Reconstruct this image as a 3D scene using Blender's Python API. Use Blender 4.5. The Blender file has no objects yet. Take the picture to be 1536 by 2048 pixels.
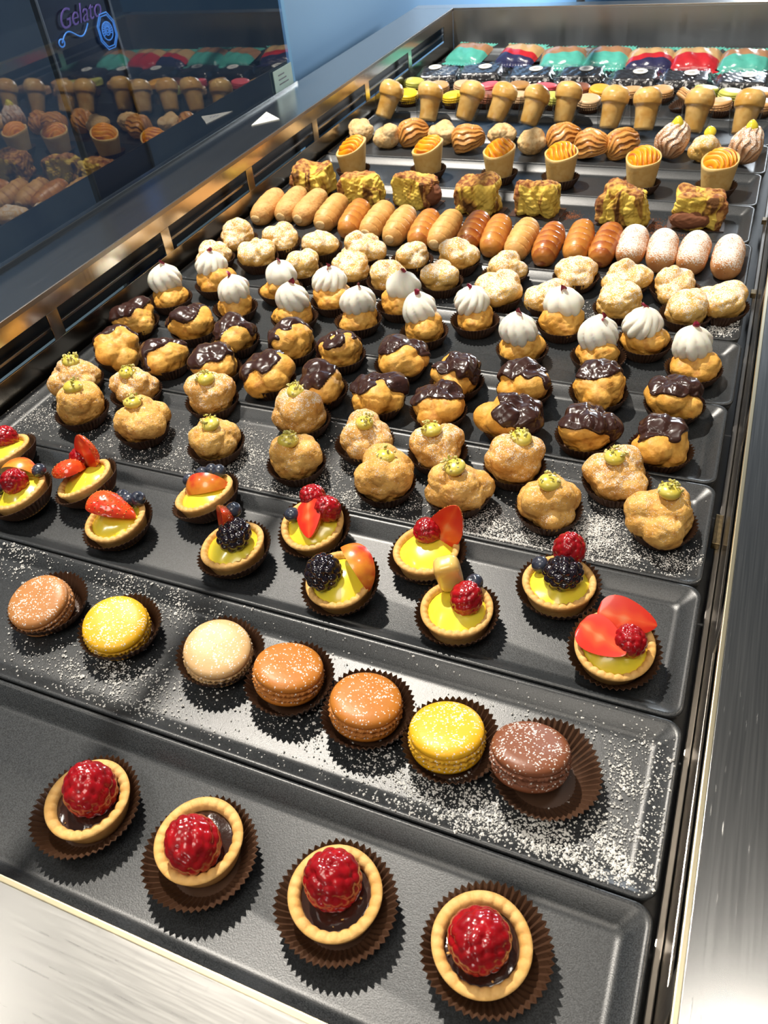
import bpy, bmesh, math, random
import numpy as np
from mathutils import Matrix, Vector, Euler

# ------------------------------------------------------------------ camera, world, lights, exposure
S = 0.45                                   # camera height above the tray rims, metres
sc = bpy.context.scene
COL = sc.collection
RW = np.array([[0.92138912, -0.19368667, 0.33693852],
               [0.37844911, 0.6443962, -0.6644771],
               [-0.08842155, 0.73975605, 0.66704019]])
FPX = 1590.0
cd = bpy.data.cameras.new('camera')
cam = bpy.data.objects.new('camera', cd)
COL.objects.link(cam)
cd.sensor_fit = 'VERTICAL'; cd.sensor_height = 36.0; cd.lens = FPX / 2048 * 36
cd.clip_start = 0.01; cd.clip_end = 50
m4 = Matrix([[*RW[0], 0], [*RW[1], 0], [*RW[2], S], [0, 0, 0, 1]])
cam.matrix_world = m4
cd.dof.use_dof = True; cd.dof.focus_distance = 0.66; cd.dof.aperture_fstop = 20
sc.camera = cam
sc.view_settings.view_transform = 'Standard'
sc.view_settings.look = 'None'
sc.view_settings.exposure = 0.0
sc.view_settings.gamma = 1.0
sc.view_settings.use_curve_mapping = False

world = bpy.data.worlds.new('shop_light'); sc.world = world
world.use_nodes = True
wn = world.node_tree; wn.nodes.clear()
wo = wn.nodes.new('ShaderNodeOutputWorld'); wb = wn.nodes.new('ShaderNodeBackground')
tc = wn.nodes.new('ShaderNodeTexCoord'); sx = wn.nodes.new('ShaderNodeSeparateXYZ')
rp = wn.nodes.new('ShaderNodeValToRGB')
e = rp.color_ramp.elements
e[0].position = 0.0; e[0].color = (0.012, 0.014, 0.018, 1)
e[1].position = 1.0; e[1].color = (0.16, 0.155, 0.15, 1)
for pos, c in ((0.5, (0.03, 0.034, 0.04, 1)), (0.56, (0.10, 0.12, 0.145, 1)), (0.72, (0.065, 0.08, 0.10, 1)), (0.90, (0.04, 0.045, 0.05, 1))):
    q = rp.color_ramp.elements.new(pos); q.color = c
ma = wn.nodes.new('ShaderNodeMath'); ma.operation = 'MULTIPLY_ADD'; ma.inputs[1].default_value = 0.5; ma.inputs[2].default_value = 0.5
wn.links.new(tc.outputs['Generated'], sx.inputs[0]); wn.links.new(sx.outputs['Z'], ma.inputs[0])
wn.links.new(ma.outputs[0], rp.inputs[0]); wn.links.new(rp.outputs[0], wb.inputs[0]); wn.links.new(wb.outputs[0], wo.inputs[0])
wb.inputs[1].default_value = 1.0

def lamp(name, loc, power, size, color=(1, 0.93, 0.82), kind='POINT', aim=None):
    d = bpy.data.lights.new(name, kind); d.energy = power; d.color = color
    if kind == 'AREA': d.shape = 'DISK'; d.size = size
    else: d.shadow_soft_size = size
    o = bpy.data.objects.new(name, d); COL.objects.link(o); o.location = loc
    if aim is not None:
        o.rotation_euler = (Vector(aim) - Vector(loc)).to_track_quat('-Z', 'Y').to_euler()
    return o
lamp('track_spotlight', (-2.0 * S, 2.6 * S, 4.0 * S), 262, 0.022)
lamp('second_track_spotlight', (-2.7 * S, 3.4 * S, 3.9 * S), 12, 0.05, (1, 0.9, 0.78))
lamp('counter_downlight', (-3.5 * S, 0.0 * S, 4.0 * S), 4.5, 0.22, (1, 0.95, 0.86), 'AREA', (-0.4, 0.2, 0))
lamp('aisle_downlight', (0.9 * S, 1.3 * S, 4.2 * S), 4.5, 0.30, (1, 0.93, 0.84), 'AREA', (0.1, 0.2, 0))
lamp('added_soft_fill', (-0.25, -0.55, 1.6), 13, 0.8, (1, 0.92, 0.80), 'AREA', (-0.35, 0.6, 0))  # added soft fill for the sides facing the camera, not a ceiling fitting
lamp('added_wall_fill', (0.1, 3.7, 0.45), 40, 0.4, (0.85, 0.93, 1.0), 'AREA', (-0.84, 2.5, 0.0))  # added light that only brightens the blue wall, no real fixture

# ------------------------------------------------------------------ measuring helpers
def _ray(px, py):
    return RW @ np.array([px - 768.0, -(py - 1024.0), -FPX])
def at(px, py, z):                          # point of the horizontal plane z (metres) under a photo pixel
    d = _ray(px, py); t = (z - S) / d[2]
    return float(d[0] * t), float(d[1] * t)
def atx(px, py, x):                         # point of the upright plane x
    d = _ray(px, py); t = x / d[0]
    return float(d[1] * t), float(S + d[2] * t)

# ------------------------------------------------------------------ materials
def mat(name, color=(0.5, 0.5, 0.5), rough=0.5, metal=0.0, spec=0.5, coat=0.0, vary=None, dark=None, scale=40.0,
        bump=0.0, bscale=None, dust=None, sss=0.0, aniso=None, emit=None, attr=None, detail=4.0, crumb=0.0, coatr=0.08):
    m = bpy.data.materials.new(name); m.use_nodes = True
    N = m.node_tree.nodes; L = m.node_tree.links
    b = N['Principled BSDF']
    b.inputs['Roughness'].default_value = rough; b.inputs['Metallic'].default_value = metal
    b.inputs['Specular IOR Level'].default_value = spec
    b.inputs['Coat Weight'].default_value = coat; b.inputs['Coat Roughness'].default_value = coatr
    if sss:
        b.inputs['Subsurface Weight'].default_value = sss
        b.inputs['Subsurface Radius'].default_value = (0.006, 0.003, 0.0015)
        b.inputs['Subsurface Scale'].default_value = 1.0
    tcn = N.new('ShaderNodeTexCoord')
    cur = None
    if attr:                                # list of (pos, colour) read along the mesh's own 'k' attribute
        a = N.new('ShaderNodeAttribute'); a.attribute_name = 'k'
        r = N.new('ShaderNodeValToRGB'); els = r.color_ramp.elements
        els[0].position, els[0].color = attr[0][0], (*attr[0][1], 1)
        els[1].position, els[1].color = attr[-1][0], (*attr[-1][1], 1)
        for p_, c_ in attr[1:-1]:
            q_ = els.new(p_); q_.color = (*c_, 1)
        L.new(a.outputs['Fac'], r.inputs[0]); cur = r.outputs[0]
    if vary is not None:
        n1 = N.new('ShaderNodeTexNoise'); n1.inputs['Scale'].default_value = scale; n1.inputs['Detail'].default_value = detail
        L.new(tcn.outputs['Object'], n1.inputs['Vector'])
        r = N.new('ShaderNodeValToRGB'); els = r.color_ramp.elements
        els[0].position = 0.36; els[0].color = (*color, 1)
        els[1].position = 0.64; els[1].color = (*vary, 1)
        L.new(n1.outputs['Fac'], r.inputs[0])
        if cur is not None:
            mx = N.new('ShaderNodeMix'); mx.data_type = 'RGBA'; mx.blend_type = 'MULTIPLY'; mx.inputs[0].default_value = 1
            L.new(cur, mx.inputs[6]); L.new(r.outputs[0], mx.inputs[7]); cur = mx.outputs[2]
        else: cur = r.outputs[0]
    if dark is not None:
        n2 = N.new('ShaderNodeTexNoise'); n2.inputs['Scale'].default_value = scale * 2.6; n2.inputs['Detail'].default_value = 6
        L.new(tcn.outputs['Object'], n2.inputs['Vector'])
        mr = N.new('ShaderNodeMapRange'); mr.inputs[1].default_value = 0.5; mr.inputs[2].default_value = 0.72
        mr.inputs[4].default_value = 0.8
        L.new(n2.outputs['Fac'], mr.inputs[0])
        mx = N.new('ShaderNodeMix'); mx.data_type = 'RGBA'
        L.new(mr.outputs[0], mx.inputs[0])
        if cur is not None: L.new(cur, mx.inputs[6])
        else: mx.inputs[6].default_value = (*color, 1)
        mx.inputs[7].default_value = (*dark, 1); cur = mx.outputs[2]
    if dust:                                # icing sugar lying on what faces up: amount, grain scale
        amt, gs = dust
        g = N.new('ShaderNodeNewGeometry'); sp = N.new('ShaderNodeSeparateXYZ'); L.new(g.outputs['Normal'], sp.inputs[0])
        up = N.new('ShaderNodeMapRange'); up.inputs[1].default_value = 0.0; up.inputs[2].default_value = 0.85
        L.new(sp.outputs['Z'], up.inputs[0])
        v = N.new('ShaderNodeTexVoronoi'); v.inputs['Scale'].default_value = gs; L.new(tcn.outputs['Object'], v.inputs['Vector'])
        sc3 = N.new('ShaderNodeSeparateColor'); L.new(v.outputs['Color'], sc3.inputs[0])
        v2 = N.new('ShaderNodeTexNoise'); v2.inputs['Scale'].default_value = gs / 11; v2.inputs['Detail'].default_value = 3
        L.new(tcn.outputs['Object'], v2.inputs['Vector'])
        dn = N.new('ShaderNodeMapRange'); dn.inputs[1].default_value = 0.62 - amt * 0.42; dn.inputs[2].default_value = 0.80 - amt * 0.30
        dn.inputs[3].default_value = amt * 0.35; dn.inputs[4].default_value = min(1.0, 0.35 + amt)
        L.new(v2.outputs['Fac'], dn.inputs[0])
        ml = N.new('ShaderNodeMath'); ml.operation = 'MULTIPLY'; L.new(dn.outputs[0], ml.inputs[0]); L.new(up.outputs[0], ml.inputs[1])
        lt = N.new('ShaderNodeMath'); lt.operation = 'LESS_THAN'; L.new(sc3.outputs[0], lt.inputs[0]); L.new(ml.outputs[0], lt.inputs[1])
        dd = N.new('ShaderNodeMapRange'); dd.inputs[1].default_value = 0.34 + 0.3 * amt; dd.inputs[2].default_value = 0.52 + 0.35 * amt
        dd.inputs[3].default_value = 0.92; dd.inputs[4].default_value = 0.0
        L.new(v.outputs['Distance'], dd.inputs[0])
        th = N.new('ShaderNodeMath'); th.operation = 'MULTIPLY'; L.new(lt.outputs[0], th.inputs[0]); L.new(dd.outputs[0], th.inputs[1])
        mx = N.new('ShaderNodeMix'); mx.data_type = 'RGBA'
        L.new(th.outputs[0], mx.inputs[0])
        if cur is not None: L.new(cur, mx.inputs[6])
        else: mx.inputs[6].default_value = (*color, 1)
        mx.inputs[7].default_value = (0.86, 0.83, 0.78, 1); cur = mx.outputs[2]
    if cur is not None: L.new(cur, b.inputs['Base Color'])
    else: b.inputs['Base Color'].default_value = (*color, 1)
    if emit:
        b.inputs['Emission Color'].default_value = (*emit[0], 1); b.inputs['Emission Strength'].default_value = emit[1]
    if bump:
        n3 = N.new('ShaderNodeTexNoise'); n3.inputs['Scale'].default_value = bscale or scale * 5; n3.inputs['Detail'].default_value = 5
        L.new(tcn.outputs['Object'], n3.inputs['Vector'])
        bp = N.new('ShaderNodeBump'); bp.inputs['Strength'].default_value = bump; bp.inputs['Distance'].default_value = 0.001
        L.new(n3.outputs['Fac'], bp.inputs['Height']); L.new(bp.outputs[0], b.inputs['Normal'])
    if aniso:                               # brushed sheet: (axis scale vector, roughness spread)
        mp = N.new('ShaderNodeMapping'); mp.inputs['Scale'].default_value = aniso[0]
        L.new(tcn.outputs['Object'], mp.inputs[0])
        n4 = N.new('ShaderNodeTexNoise'); n4.inputs['Scale'].default_value = 1.0; n4.inputs['Detail'].default_value = 5
        L.new(mp.outputs[0], n4.inputs['Vector'])
        mr = N.new('ShaderNodeMapRange'); mr.inputs[3].default_value = rough - aniso[1]; mr.inputs[4].default_value = rough + aniso[1]
        L.new(n4.outputs['Fac'], mr.inputs[0]); L.new(mr.outputs[0], b.inputs['Roughness'])
        # scattered hair scratches
        sc_ = None
        for k, rot in enumerate((0.5, 1.9, 2.7)):
            m2 = N.new('ShaderNodeMapping'); m2.inputs['Rotation'].default_value = (0, 0, rot); m2.inputs['Scale'].default_value = (1100, 45, 60)
            L.new(tcn.outputs['Object'], m2.inputs[0])
            n5 = N.new('ShaderNodeTexNoise'); n5.inputs['Scale'].default_value = 1.0; n5.inputs['Detail'].default_value = 1
            L.new(m2.outputs[0], n5.inputs['Vector'])
            t5 = N.new('ShaderNodeMapRange'); t5.inputs[1].default_value = 0.765; t5.inputs[2].default_value = 0.83
            L.new(n5.outputs['Fac'], t5.inputs[0])
            if sc_ is None: sc_ = t5.outputs[0]
            else:
                mm = N.new('ShaderNodeMath'); mm.operation = 'MAXIMUM'; L.new(sc_, mm.inputs[0]); L.new(t5.outputs[0], mm.inputs[1]); sc_ = mm.outputs[0]
        bp = N.new('ShaderNodeBump'); bp.inputs['Strength'].default_value = 0.22; bp.inputs['Distance'].default_value = 0.0004
        L.new(sc_, bp.inputs['Height']); L.new(bp.outputs[0], b.inputs['Normal'])
    return m

M = {}
M['choux'] = mat('choux_crust', (0.62, 0.30, 0.06), 0.62, vary=(0.78, 0.48, 0.14), scale=60, dark=(0.42, 0.16, 0.03), bump=0.8, bscale=420, spec=0.35)
M['choux_gold'] = mat('golden_choux_crust', (0.72, 0.34, 0.05), 0.5, vary=(0.82, 0.46, 0.10), scale=50, dark=(0.50, 0.19, 0.03), bump=0.6, bscale=300, spec=0.4)
M['choux_pale'] = mat('pale_choux_crust', (0.72, 0.47, 0.20), 0.65, vary=(0.80, 0.60, 0.33), scale=60, dark=(0.58, 0.30, 0.10), bump=0.5, bscale=350, spec=0.3)
M['choux_dusted'] = mat('sugar_dusted_choux', (0.62, 0.31, 0.07), 0.65, vary=(0.76, 0.46, 0.14), scale=60, dark=(0.44, 0.18, 0.035), bump=0.8, bscale=420, dust=(0.45, 1500), spec=0.3)
M['choux_light_dust'] = mat('lightly_dusted_choux', (0.64, 0.33, 0.07), 0.62, vary=(0.78, 0.48, 0.14), scale=60, dark=(0.44, 0.18, 0.035), bump=0.8, bscale=420, dust=(0.22, 1500), spec=0.3)
M['choux_sugared'] = mat('heavily_sugared_choux', (0.72, 0.40, 0.09), 0.62, vary=(0.82, 0.54, 0.17), scale=60, dark=(0.60, 0.32, 0.08), bump=0.5, bscale=400, dust=(0.62, 1200), spec=0.3)
M['crust'] = mat('shortcrust', (0.72, 0.40, 0.11), 0.6, vary=(0.80, 0.50, 0.18), scale=70, dark=(0.62, 0.33, 0.10), bump=0.3, bscale=500, spec=0.35)
M['cup'] = mat('brown_waxed_paper', (0.060, 0.028, 0.015), 0.42, vary=(0.085, 0.042, 0.024), scale=30, spec=0.45)
M['ganache'] = mat('dark_ganache', (0.035, 0.014, 0.009), 0.12, coat=0.6, spec=0.5, bump=0.6, bscale=110)
M['glaze'] = mat('chocolate_glaze', (0.042, 0.016, 0.012), 0.28, coat=0.15, spec=0.5, coatr=0.2)
M['rasp'] = mat('raspberry_red', (0.26, 0.002, 0.006), 0.25, vary=(0.42, 0.005, 0.010), scale=90, coat=0.4, sss=0.08, coatr=0.12)
M['black'] = mat('blackberry_black', (0.010, 0.006, 0.010), 0.14, coat=0.7)
M['blue'] = mat('blueberry_blue', (0.018, 0.024, 0.042), 0.3, vary=(0.045, 0.055, 0.085), scale=120, coat=0.4)
M['straw'] = mat('strawberry_red', (0.70, 0.035, 0.012), 0.25, vary=(0.80, 0.09, 0.015), scale=60, coat=0.6, sss=0.1)
M['strawcut'] = mat('strawberry_flesh', (1, 1, 1), 0.3, vary=(0.93, 0.9, 0.9), scale=60, coat=0.5,
                    attr=[(0.0, (0.82, 0.36, 0.20)), (0.25, (0.82, 0.22, 0.08)), (0.5, (0.82, 0.09, 0.02)), (1.0, (0.72, 0.03, 0.010))])
M['seed'] = mat('strawberry_seed', (0.55, 0.22, 0.03), 0.4)
M['peachskin'] = mat('peach_skin', (0.60, 0.04, 0.015), 0.3, vary=(0.85, 0.32, 0.03), scale=55, coat=0.5)
M['peachflesh'] = mat('peach_flesh', (0.82, 0.50, 0.10), 0.3, vary=(0.85, 0.60, 0.20), scale=50, coat=0.5, sss=0.1)
M['custard'] = mat('yellow_custard', (0.86, 0.72, 0.05), 0.25, coat=0.4, sss=0.1)
M['cream'] = mat('whipped_cream', (0.82, 0.80, 0.70), 0.45, sss=0.5, spec=0.4)
M['petal'] = mat('dried_rose_petal', (0.16, 0.004, 0.02), 0.45, vary=(0.42, 0.015, 0.06), scale=160)
M['pist'] = mat('pistachio_cream', (0.64, 0.52, 0.06), 0.3, vary=(0.68, 0.58, 0.12), scale=120, coat=0.3)
M['nut'] = mat('chopped_pistachio', (0.45, 0.42, 0.08), 0.55, vary=(0.76, 0.68, 0.33), scale=160)
M['sugar'] = mat('icing_sugar', (0.86, 0.85, 0.82), 0.8)
M['cocoa'] = mat('cocoa_powder', (0.22, 0.08, 0.035), 0.9)
M['tray'] = mat('speckled_black_tray', (0.010, 0.0115, 0.013), 0.34, vary=(0.042, 0.046, 0.050), scale=1500, detail=1, spec=0.55, bump=0.10, bscale=1500)
M['steel'] = mat('brushed_steel', (0.56, 0.55, 0.53), 0.30, metal=1.0, aniso=((30, 900, 900), 0.07))
M['steely'] = mat('brushed_steel_lengthwise', (0.42, 0.42, 0.41), 0.23, metal=1.0, aniso=((900, 14, 900), 0.05))
M['wallsteel'] = mat('brushed_inner_steel', (0.62, 0.57, 0.50), 0.20, metal=1.0, aniso=((300, 300, 8), 0.05))
M['clip'] = mat('dull_brass', (0.30, 0.23, 0.12), 0.4, metal=1.0, vary=(0.16, 0.12, 0.07), scale=200)
M['backsteel'] = mat('brushed_back_sheet', (0.46, 0.50, 0.54), 0.36, metal=1.0, aniso=((60, 60, 2), 0.10))
M['brass'] = mat('yellowed_steel_edge', (0.60, 0.53, 0.36), 0.35, metal=1.0)
M['void'] = mat('black_vent', (0.004, 0.004, 0.005), 0.5)
M['rail'] = mat('grey_rail', (0.28, 0.26, 0.24), 0.35, metal=1.0)
M['case'] = mat('case_body', (0.05, 0.055, 0.06), 0.5)
M['floor'] = mat('dark_shop_floor', (0.10, 0.16, 0.21), 0.5, vary=(0.12, 0.18, 0.23), scale=3)
M['bluewall'] = mat('sky_blue_paint', (0.22, 0.46, 0.74), 0.6, vary=(0.24, 0.48, 0.76), scale=2)
M['darkwall'] = mat('dark_wall', (0.08, 0.11, 0.15), 0.6, vary=(0.11, 0.14, 0.17), scale=3)
M['board'] = mat('navy_board', (0.012, 0.020, 0.045), 0.4)
M['white'] = mat('white_card', (0.80, 0.80, 0.76), 0.5)
M['paleg'] = mat('pale_green_card', (0.42, 0.58, 0.50), 0.5, vary=(0.46, 0.62, 0.54), scale=60)
M['ink'] = mat('blue_ink', (0.10, 0.12, 0.30), 0.5)
M['darkink'] = mat('grey_ink', (0.08, 0.08, 0.09), 0.5)
M['neonblue'] = mat('lit_blue_line', (0.05, 0.2, 0.5), 0.4, emit=((0.12, 0.38, 0.9), 0.75))
M['neonpurple'] = mat('lit_purple_line', (0.2, 0.1, 0.3), 0.4, emit=((0.22, 0.12, 0.42), 0.40))

def clear(name, tint=(1, 1, 1), refl=0.12, rough=0.05, bump=0.0, ior=1.5):
    m = bpy.data.materials.new(name); m.use_nodes = True
    N = m.node_tree.nodes; L = m.node_tree.links; N.clear()
    o = N.new('ShaderNodeOutputMaterial'); mx = N.new('ShaderNodeMixShader')
    t = N.new('ShaderNodeBsdfTransparent'); t.inputs[0].default_value = (*tint, 1)
    g = N.new('ShaderNodeBsdfGlossy'); g.inputs['Roughness'].default_value = rough
    lw = N.new('ShaderNodeFresnel'); lw.inputs[0].default_value = ior
    a = N.new('ShaderNodeMath'); a.operation = 'MULTIPLY_ADD'; a.inputs[1].default_value = 1.0; a.inputs[2].default_value = refl
    gm = N.new('ShaderNodeNewGeometry'); iv = N.new('ShaderNodeMath'); iv.operation = 'SUBTRACT'; iv.inputs[0].default_value = 1.0
    ff = N.new('ShaderNodeMath'); ff.operation = 'MULTIPLY'
    L.new(gm.outputs['Backfacing'], iv.inputs[1]); L.new(lw.outputs[0], a.inputs[0])
    L.new(a.outputs[0], ff.inputs[0]); L.new(iv.outputs[0], ff.inputs[1]); L.new(ff.outputs[0], mx.inputs[0])
    L.new(t.outputs[0], mx.inputs[1]); L.new(g.outputs[0], mx.inputs[2]); L.new(mx.outputs[0], o.inputs[0])
    if bump:
        tcn = N.new('ShaderNodeTexCoord'); n = N.new('ShaderNodeTexNoise'); n.inputs['Scale'].default_value = 60
        bp = N.new('ShaderNodeBump'); bp.inputs['Strength'].default_value = bump; bp.inputs['Distance'].default_value = 0.003
        L.new(tcn.outputs['Object'], n.inputs[0]); L.new(n.outputs[0], bp.inputs['Height']); L.new(bp.outputs[0], g.inputs['Normal'])
    return m
M['glass'] = clear('tinted_glass', (0.66, 0.74, 0.84), 0.13, 0.02)
M['film'] = clear('clear_film', (0.96, 0.97, 0.98), 0.07, 0.16, 1.0)
M['plastic'] = clear('clear_plastic_cup', (0.97, 0.97, 0.96), 0.08, 0.10, ior=1.45)

# ------------------------------------------------------------------ mesh helpers
def mesh(name, V, F, material=None, k=None, smooth=True):
    me = bpy.data.meshes.new(name)
    V = np.asarray(V, float)
    me.from_pydata([tuple(v) for v in V.tolist()], [], F.tolist() if isinstance(F, np.ndarray) else F)
    if smooth: me.polygons.foreach_set('use_smooth', [True] * len(me.polygons))
    if k is not None:
        a = me.attributes.new('k', 'FLOAT', 'POINT'); a.data.foreach_set('value', np.asarray(k, float))
    if material is not None: me.materials.append(material)
    me.update()
    return me
def part(name, me, parent=None, loc=(0, 0, 0), rot=(0, 0, 0), scale=None):
    o = bpy.data.objects.new(name, me); COL.objects.link(o)
    if parent is not None: o.parent = parent
    o.location = loc; o.rotation_euler = rot
    if scale is not None: o.scale = scale
    return o
def thing(name, label, cat, loc=(0, 0, 0), rot=(0, 0, 0), group=None):
    o = bpy.data.objects.new(name, None); COL.objects.link(o)
    o.empty_display_size = 0.01
    o.location = loc; o.rotation_euler = rot; tag(o, label, cat, group)
    return o
def tag(o, label, cat, group=None, kind=None):
    if label: o['label'] = label
    if cat: o['category'] = cat
    if group: o['group'] = group
    if kind: o['kind'] = kind
    return o
def struct(name, me, loc=(0, 0, 0)):
    o = part(name, me, None, loc); o['kind'] = 'structure'; return o
def merge(items):                           # [(V,F list)] -> one V,F
    Vs, Fs, n = [], [], 0
    for V, F in items:
        V = np.asarray(V); Vs.append(V); Fs += [[i + n for i in f] for f in (F.tolist() if isinstance(F, np.ndarray) else F)]; n += len(V)
    return np.concatenate(Vs), Fs
def box(x0, x1, y0, y1, z0, z1):
    V = [(x, y, z) for z in (z0, z1) for y in (y0, y1) for x in (x0, x1)]
    return V, [[0, 2, 3, 1], [4, 5, 7, 6], [0, 1, 5, 4], [2, 6, 7, 3], [0, 4, 6, 2], [1, 3, 7, 5]]
def bevel_mesh(name, items, material, w=0.001):
    V, F = merge(items); me = mesh(name, V, F, material, smooth=False)
    bm = bmesh.new(); bm.from_mesh(me)
    bmesh.ops.bevel(bm, geom=bm.edges[:], offset=w, segments=2, affect='EDGES', profile=0.6)
    bm.to_mesh(me); bm.free(); return me
_ico = {}
def ico(n):
    if n not in _ico:
        bm = bmesh.new(); bmesh.ops.create_icosphere(bm, subdivisions=n, radius=1)
        V = np.array([v.co[:] for v in bm.verts]); F = np.array([[v.index for v in f.verts] for f in bm.faces]); bm.free()
        V /= np.linalg.norm(V, axis=1)[:, None]; _ico[n] = (V, F)
    return _ico[n]
def wav(P, seed, freq, n=7):                # smooth pseudo noise, about -1..1
    r = np.random.RandomState(seed); d = r.normal(size=(n, 3)); d /= np.linalg.norm(d, axis=1)[:, None]
    d *= freq * r.uniform(0.6, 1.4, (n, 1)); ph = r.uniform(0, 6.28, n)
    return np.sin(P @ d.T + ph).sum(1) / math.sqrt(n) / 0.9
def sstep(a, b, x):
    t = np.clip((x - a) / (b - a), 0, 1); return t * t * (3 - 2 * t)
def grid(nu, nv, closed=True):              # nu around, nv up
    F = []
    for j in range(nv - 1):
        for i in range(nu if closed else nu - 1):
            a = j * nu + i; b = j * nu + (i + 1) % nu
            F.append([a, b, b + nu, a + nu])
    return F
def lathe(prof, nu, radial=None, zfun=None):  # prof rows (r, z)
    th = np.linspace(0, 2 * math.pi, nu, endpoint=False)
    V = []
    for j, (r, z) in enumerate(prof):
        rr = r * np.ones(nu) if radial is None else radial(j, r, z, th)
        zz = z * np.ones(nu) if zfun is None else zfun(j, r, z, th)
        V.append(np.stack([rr * np.cos(th), rr * np.sin(th), zz], 1))
    return np.concatenate(V), grid(nu, len(prof))

# ------------------------------------------------------------------ paper cups
def cup_mesh(rb, rt, h, pleats=44, seed=0, name='paper_cup', material=None, amp=0.0011):
    nu = pleats * 4; rnd = np.random.RandomState(seed)
    jit = np.interp(np.linspace(0, 1, nu, endpoint=False), np.linspace(0, 1, 9), np.r_[(q := rnd.uniform(-1, 1, 8)), q[0]])
    prof, t_ = [], 0.00025
    rows = [(0.0005, 0.0), (rb * 0.95, 0.0)] + [(rb + (rt - rb) * (t ** 0.85), h * t) for t in np.linspace(0, 1, 6)]
    outer = [(r, z, i) for i, (r, z) in enumerate(rows)]
    inner = [(max(r - t_, 0.0003), z + t_, i) for i, (r, z) in reversed(list(enumerate(rows)))]
    seq = outer + inner
    th = np.linspace(0, 2 * math.pi, nu, endpoint=False)
    zig = np.abs(((th * pleats / (2 * math.pi)) % 1) - 0.5) * 4 - 1
    V = []
    for r, z, i in seq:
        g = max(0.0, (i - 1) / (len(rows) - 2))
        rr = r + amp * zig * min(1, g * 1.6) + 0.0012 * jit * g
        zz = z + (0.0005 * zig + 0.0012 * jit) * (g > 0.95)
        V.append(np.stack([rr * np.cos(th), rr * np.sin(th), zz * np.ones(nu)], 1))
    return mesh(name, np.concatenate(V), grid(nu, len(seq)), material or M['cup'], smooth=False)
CUPS = {'puff': [cup_mesh(0.0185, 0.0275, 0.0155, 42, s) for s in (1, 2, 3)],
        'tart': [cup_mesh(0.0200, 0.0305, 0.0150, 46, s) for s in (4, 5)],
        'wide': [cup_mesh(0.0205, 0.0335, 0.0135, 52, s) for s in (6, 7)],
        'mac': [cup_mesh(0.0190, 0.0275, 0.0130, 44, s) for s in (8, 9)],
        'small': [cup_mesh(0.0160, 0.0225, 0.0120, 34, s) for s in (10, 11)],
        'cone': [cup_mesh(0.0190, 0.0270, 0.0150, 36, s) for s in (12, 13)]}
BASE = -0.009                               # tray floor height

# ------------------------------------------------------------------ choux bodies
def puff_field(seed, R, flat=0.84, nlobe=8, depth=1.0, peak=0.0):
    rnd = np.random.RandomState(seed)
    C = [np.zeros(3)]; Rr = [R * 0.82]
    a0 = rnd.uniform(0, 6.28)
    for i in range(nlobe):
        el = rnd.uniform(-0.25, 1.15); az = a0 + i * 2.4 + rnd.uniform(-0.4, 0.4)
        d = np.array([math.cos(az) * math.cos(el), math.sin(az) * math.cos(el), math.sin(el)])
        C.append(d * R * rnd.uniform(0.42, 0.60) * depth); Rr.append(R * rnd.uniform(0.46, 0.60))
    C = np.array(C); Rr = np.array(Rr)
    def f(D):
        dc = D @ C.T; disc = dc ** 2 - (C ** 2).sum(1) + Rr ** 2
        t = np.where(disc > 0, dc + np.sqrt(np.maximum(disc, 0)), -1)
        kk = 260.0 / (R * 40)
        r = np.log(np.exp(np.clip(t / R * 100, -150, 160)).sum(1)) / 100 * R
        r = r + R * 0.018 * wav(D, seed + 5, 9) + R * 0.008 * wav(D, seed + 9, 26)
        cr = np.abs(wav(D, seed + 13, 5.0)); cr2 = np.abs(wav(D, seed + 17, 8.0))
        r = r - R * 0.05 * np.exp(-(cr / 0.05) ** 2) - R * 0.025 * np.exp(-(cr2 / 0.06) ** 2) + R * 0.012 * wav(D, seed + 21, 15)
        if peak: r = r + R * peak * np.exp(-((1 - D[:, 2]) / 0.035)) 
        return r
    def place(D, r):
        P = D * r[:, None]; P[:, 2] *= flat
        zb = -R * 0.60
        P[:, 2] = np.where(P[:, 2] < zb, zb + (P[:, 2] - zb) * 0.15, P[:, 2])
        return P
    return f, place
def puff_mesh(seed, R, name='puff', material=None, lvl=5, **kw):
    f, place = puff_field(seed, R, **kw); D, F = ico(lvl)
    return mesh(name, place(D, f(D)), F, material or M['choux']), f, place

def crumbs_mesh(name, n, spread, size, material, seed, height=0.0, dome=0.0):
    rnd = np.random.RandomState(seed); items = []
    D, F = ico(1)
    for i in range(n):
        a = rnd.uniform(0, 6.28); r = spread * math.sqrt(rnd.uniform(0, 1))
        s = size * rnd.uniform(0.5, 1.3)
        P = D * np.array([s, s * rnd.uniform(0.4, 0.8), s * rnd.uniform(0.35, 0.7)]) * rnd.uniform(0.75, 1.2, (len(D), 1))
        Rm = np.array(Euler(rnd.uniform(0, 6.28, 3)).to_matrix()); P = P @ Rm.T
        P += np.array([r * math.cos(a), r * math.sin(a), height + dome * (1 - (r / spread) ** 2)])
        items.append((P, F))
    V, Fm = merge(items); return mesh(name, V, Fm, material, smooth=False)

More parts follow.
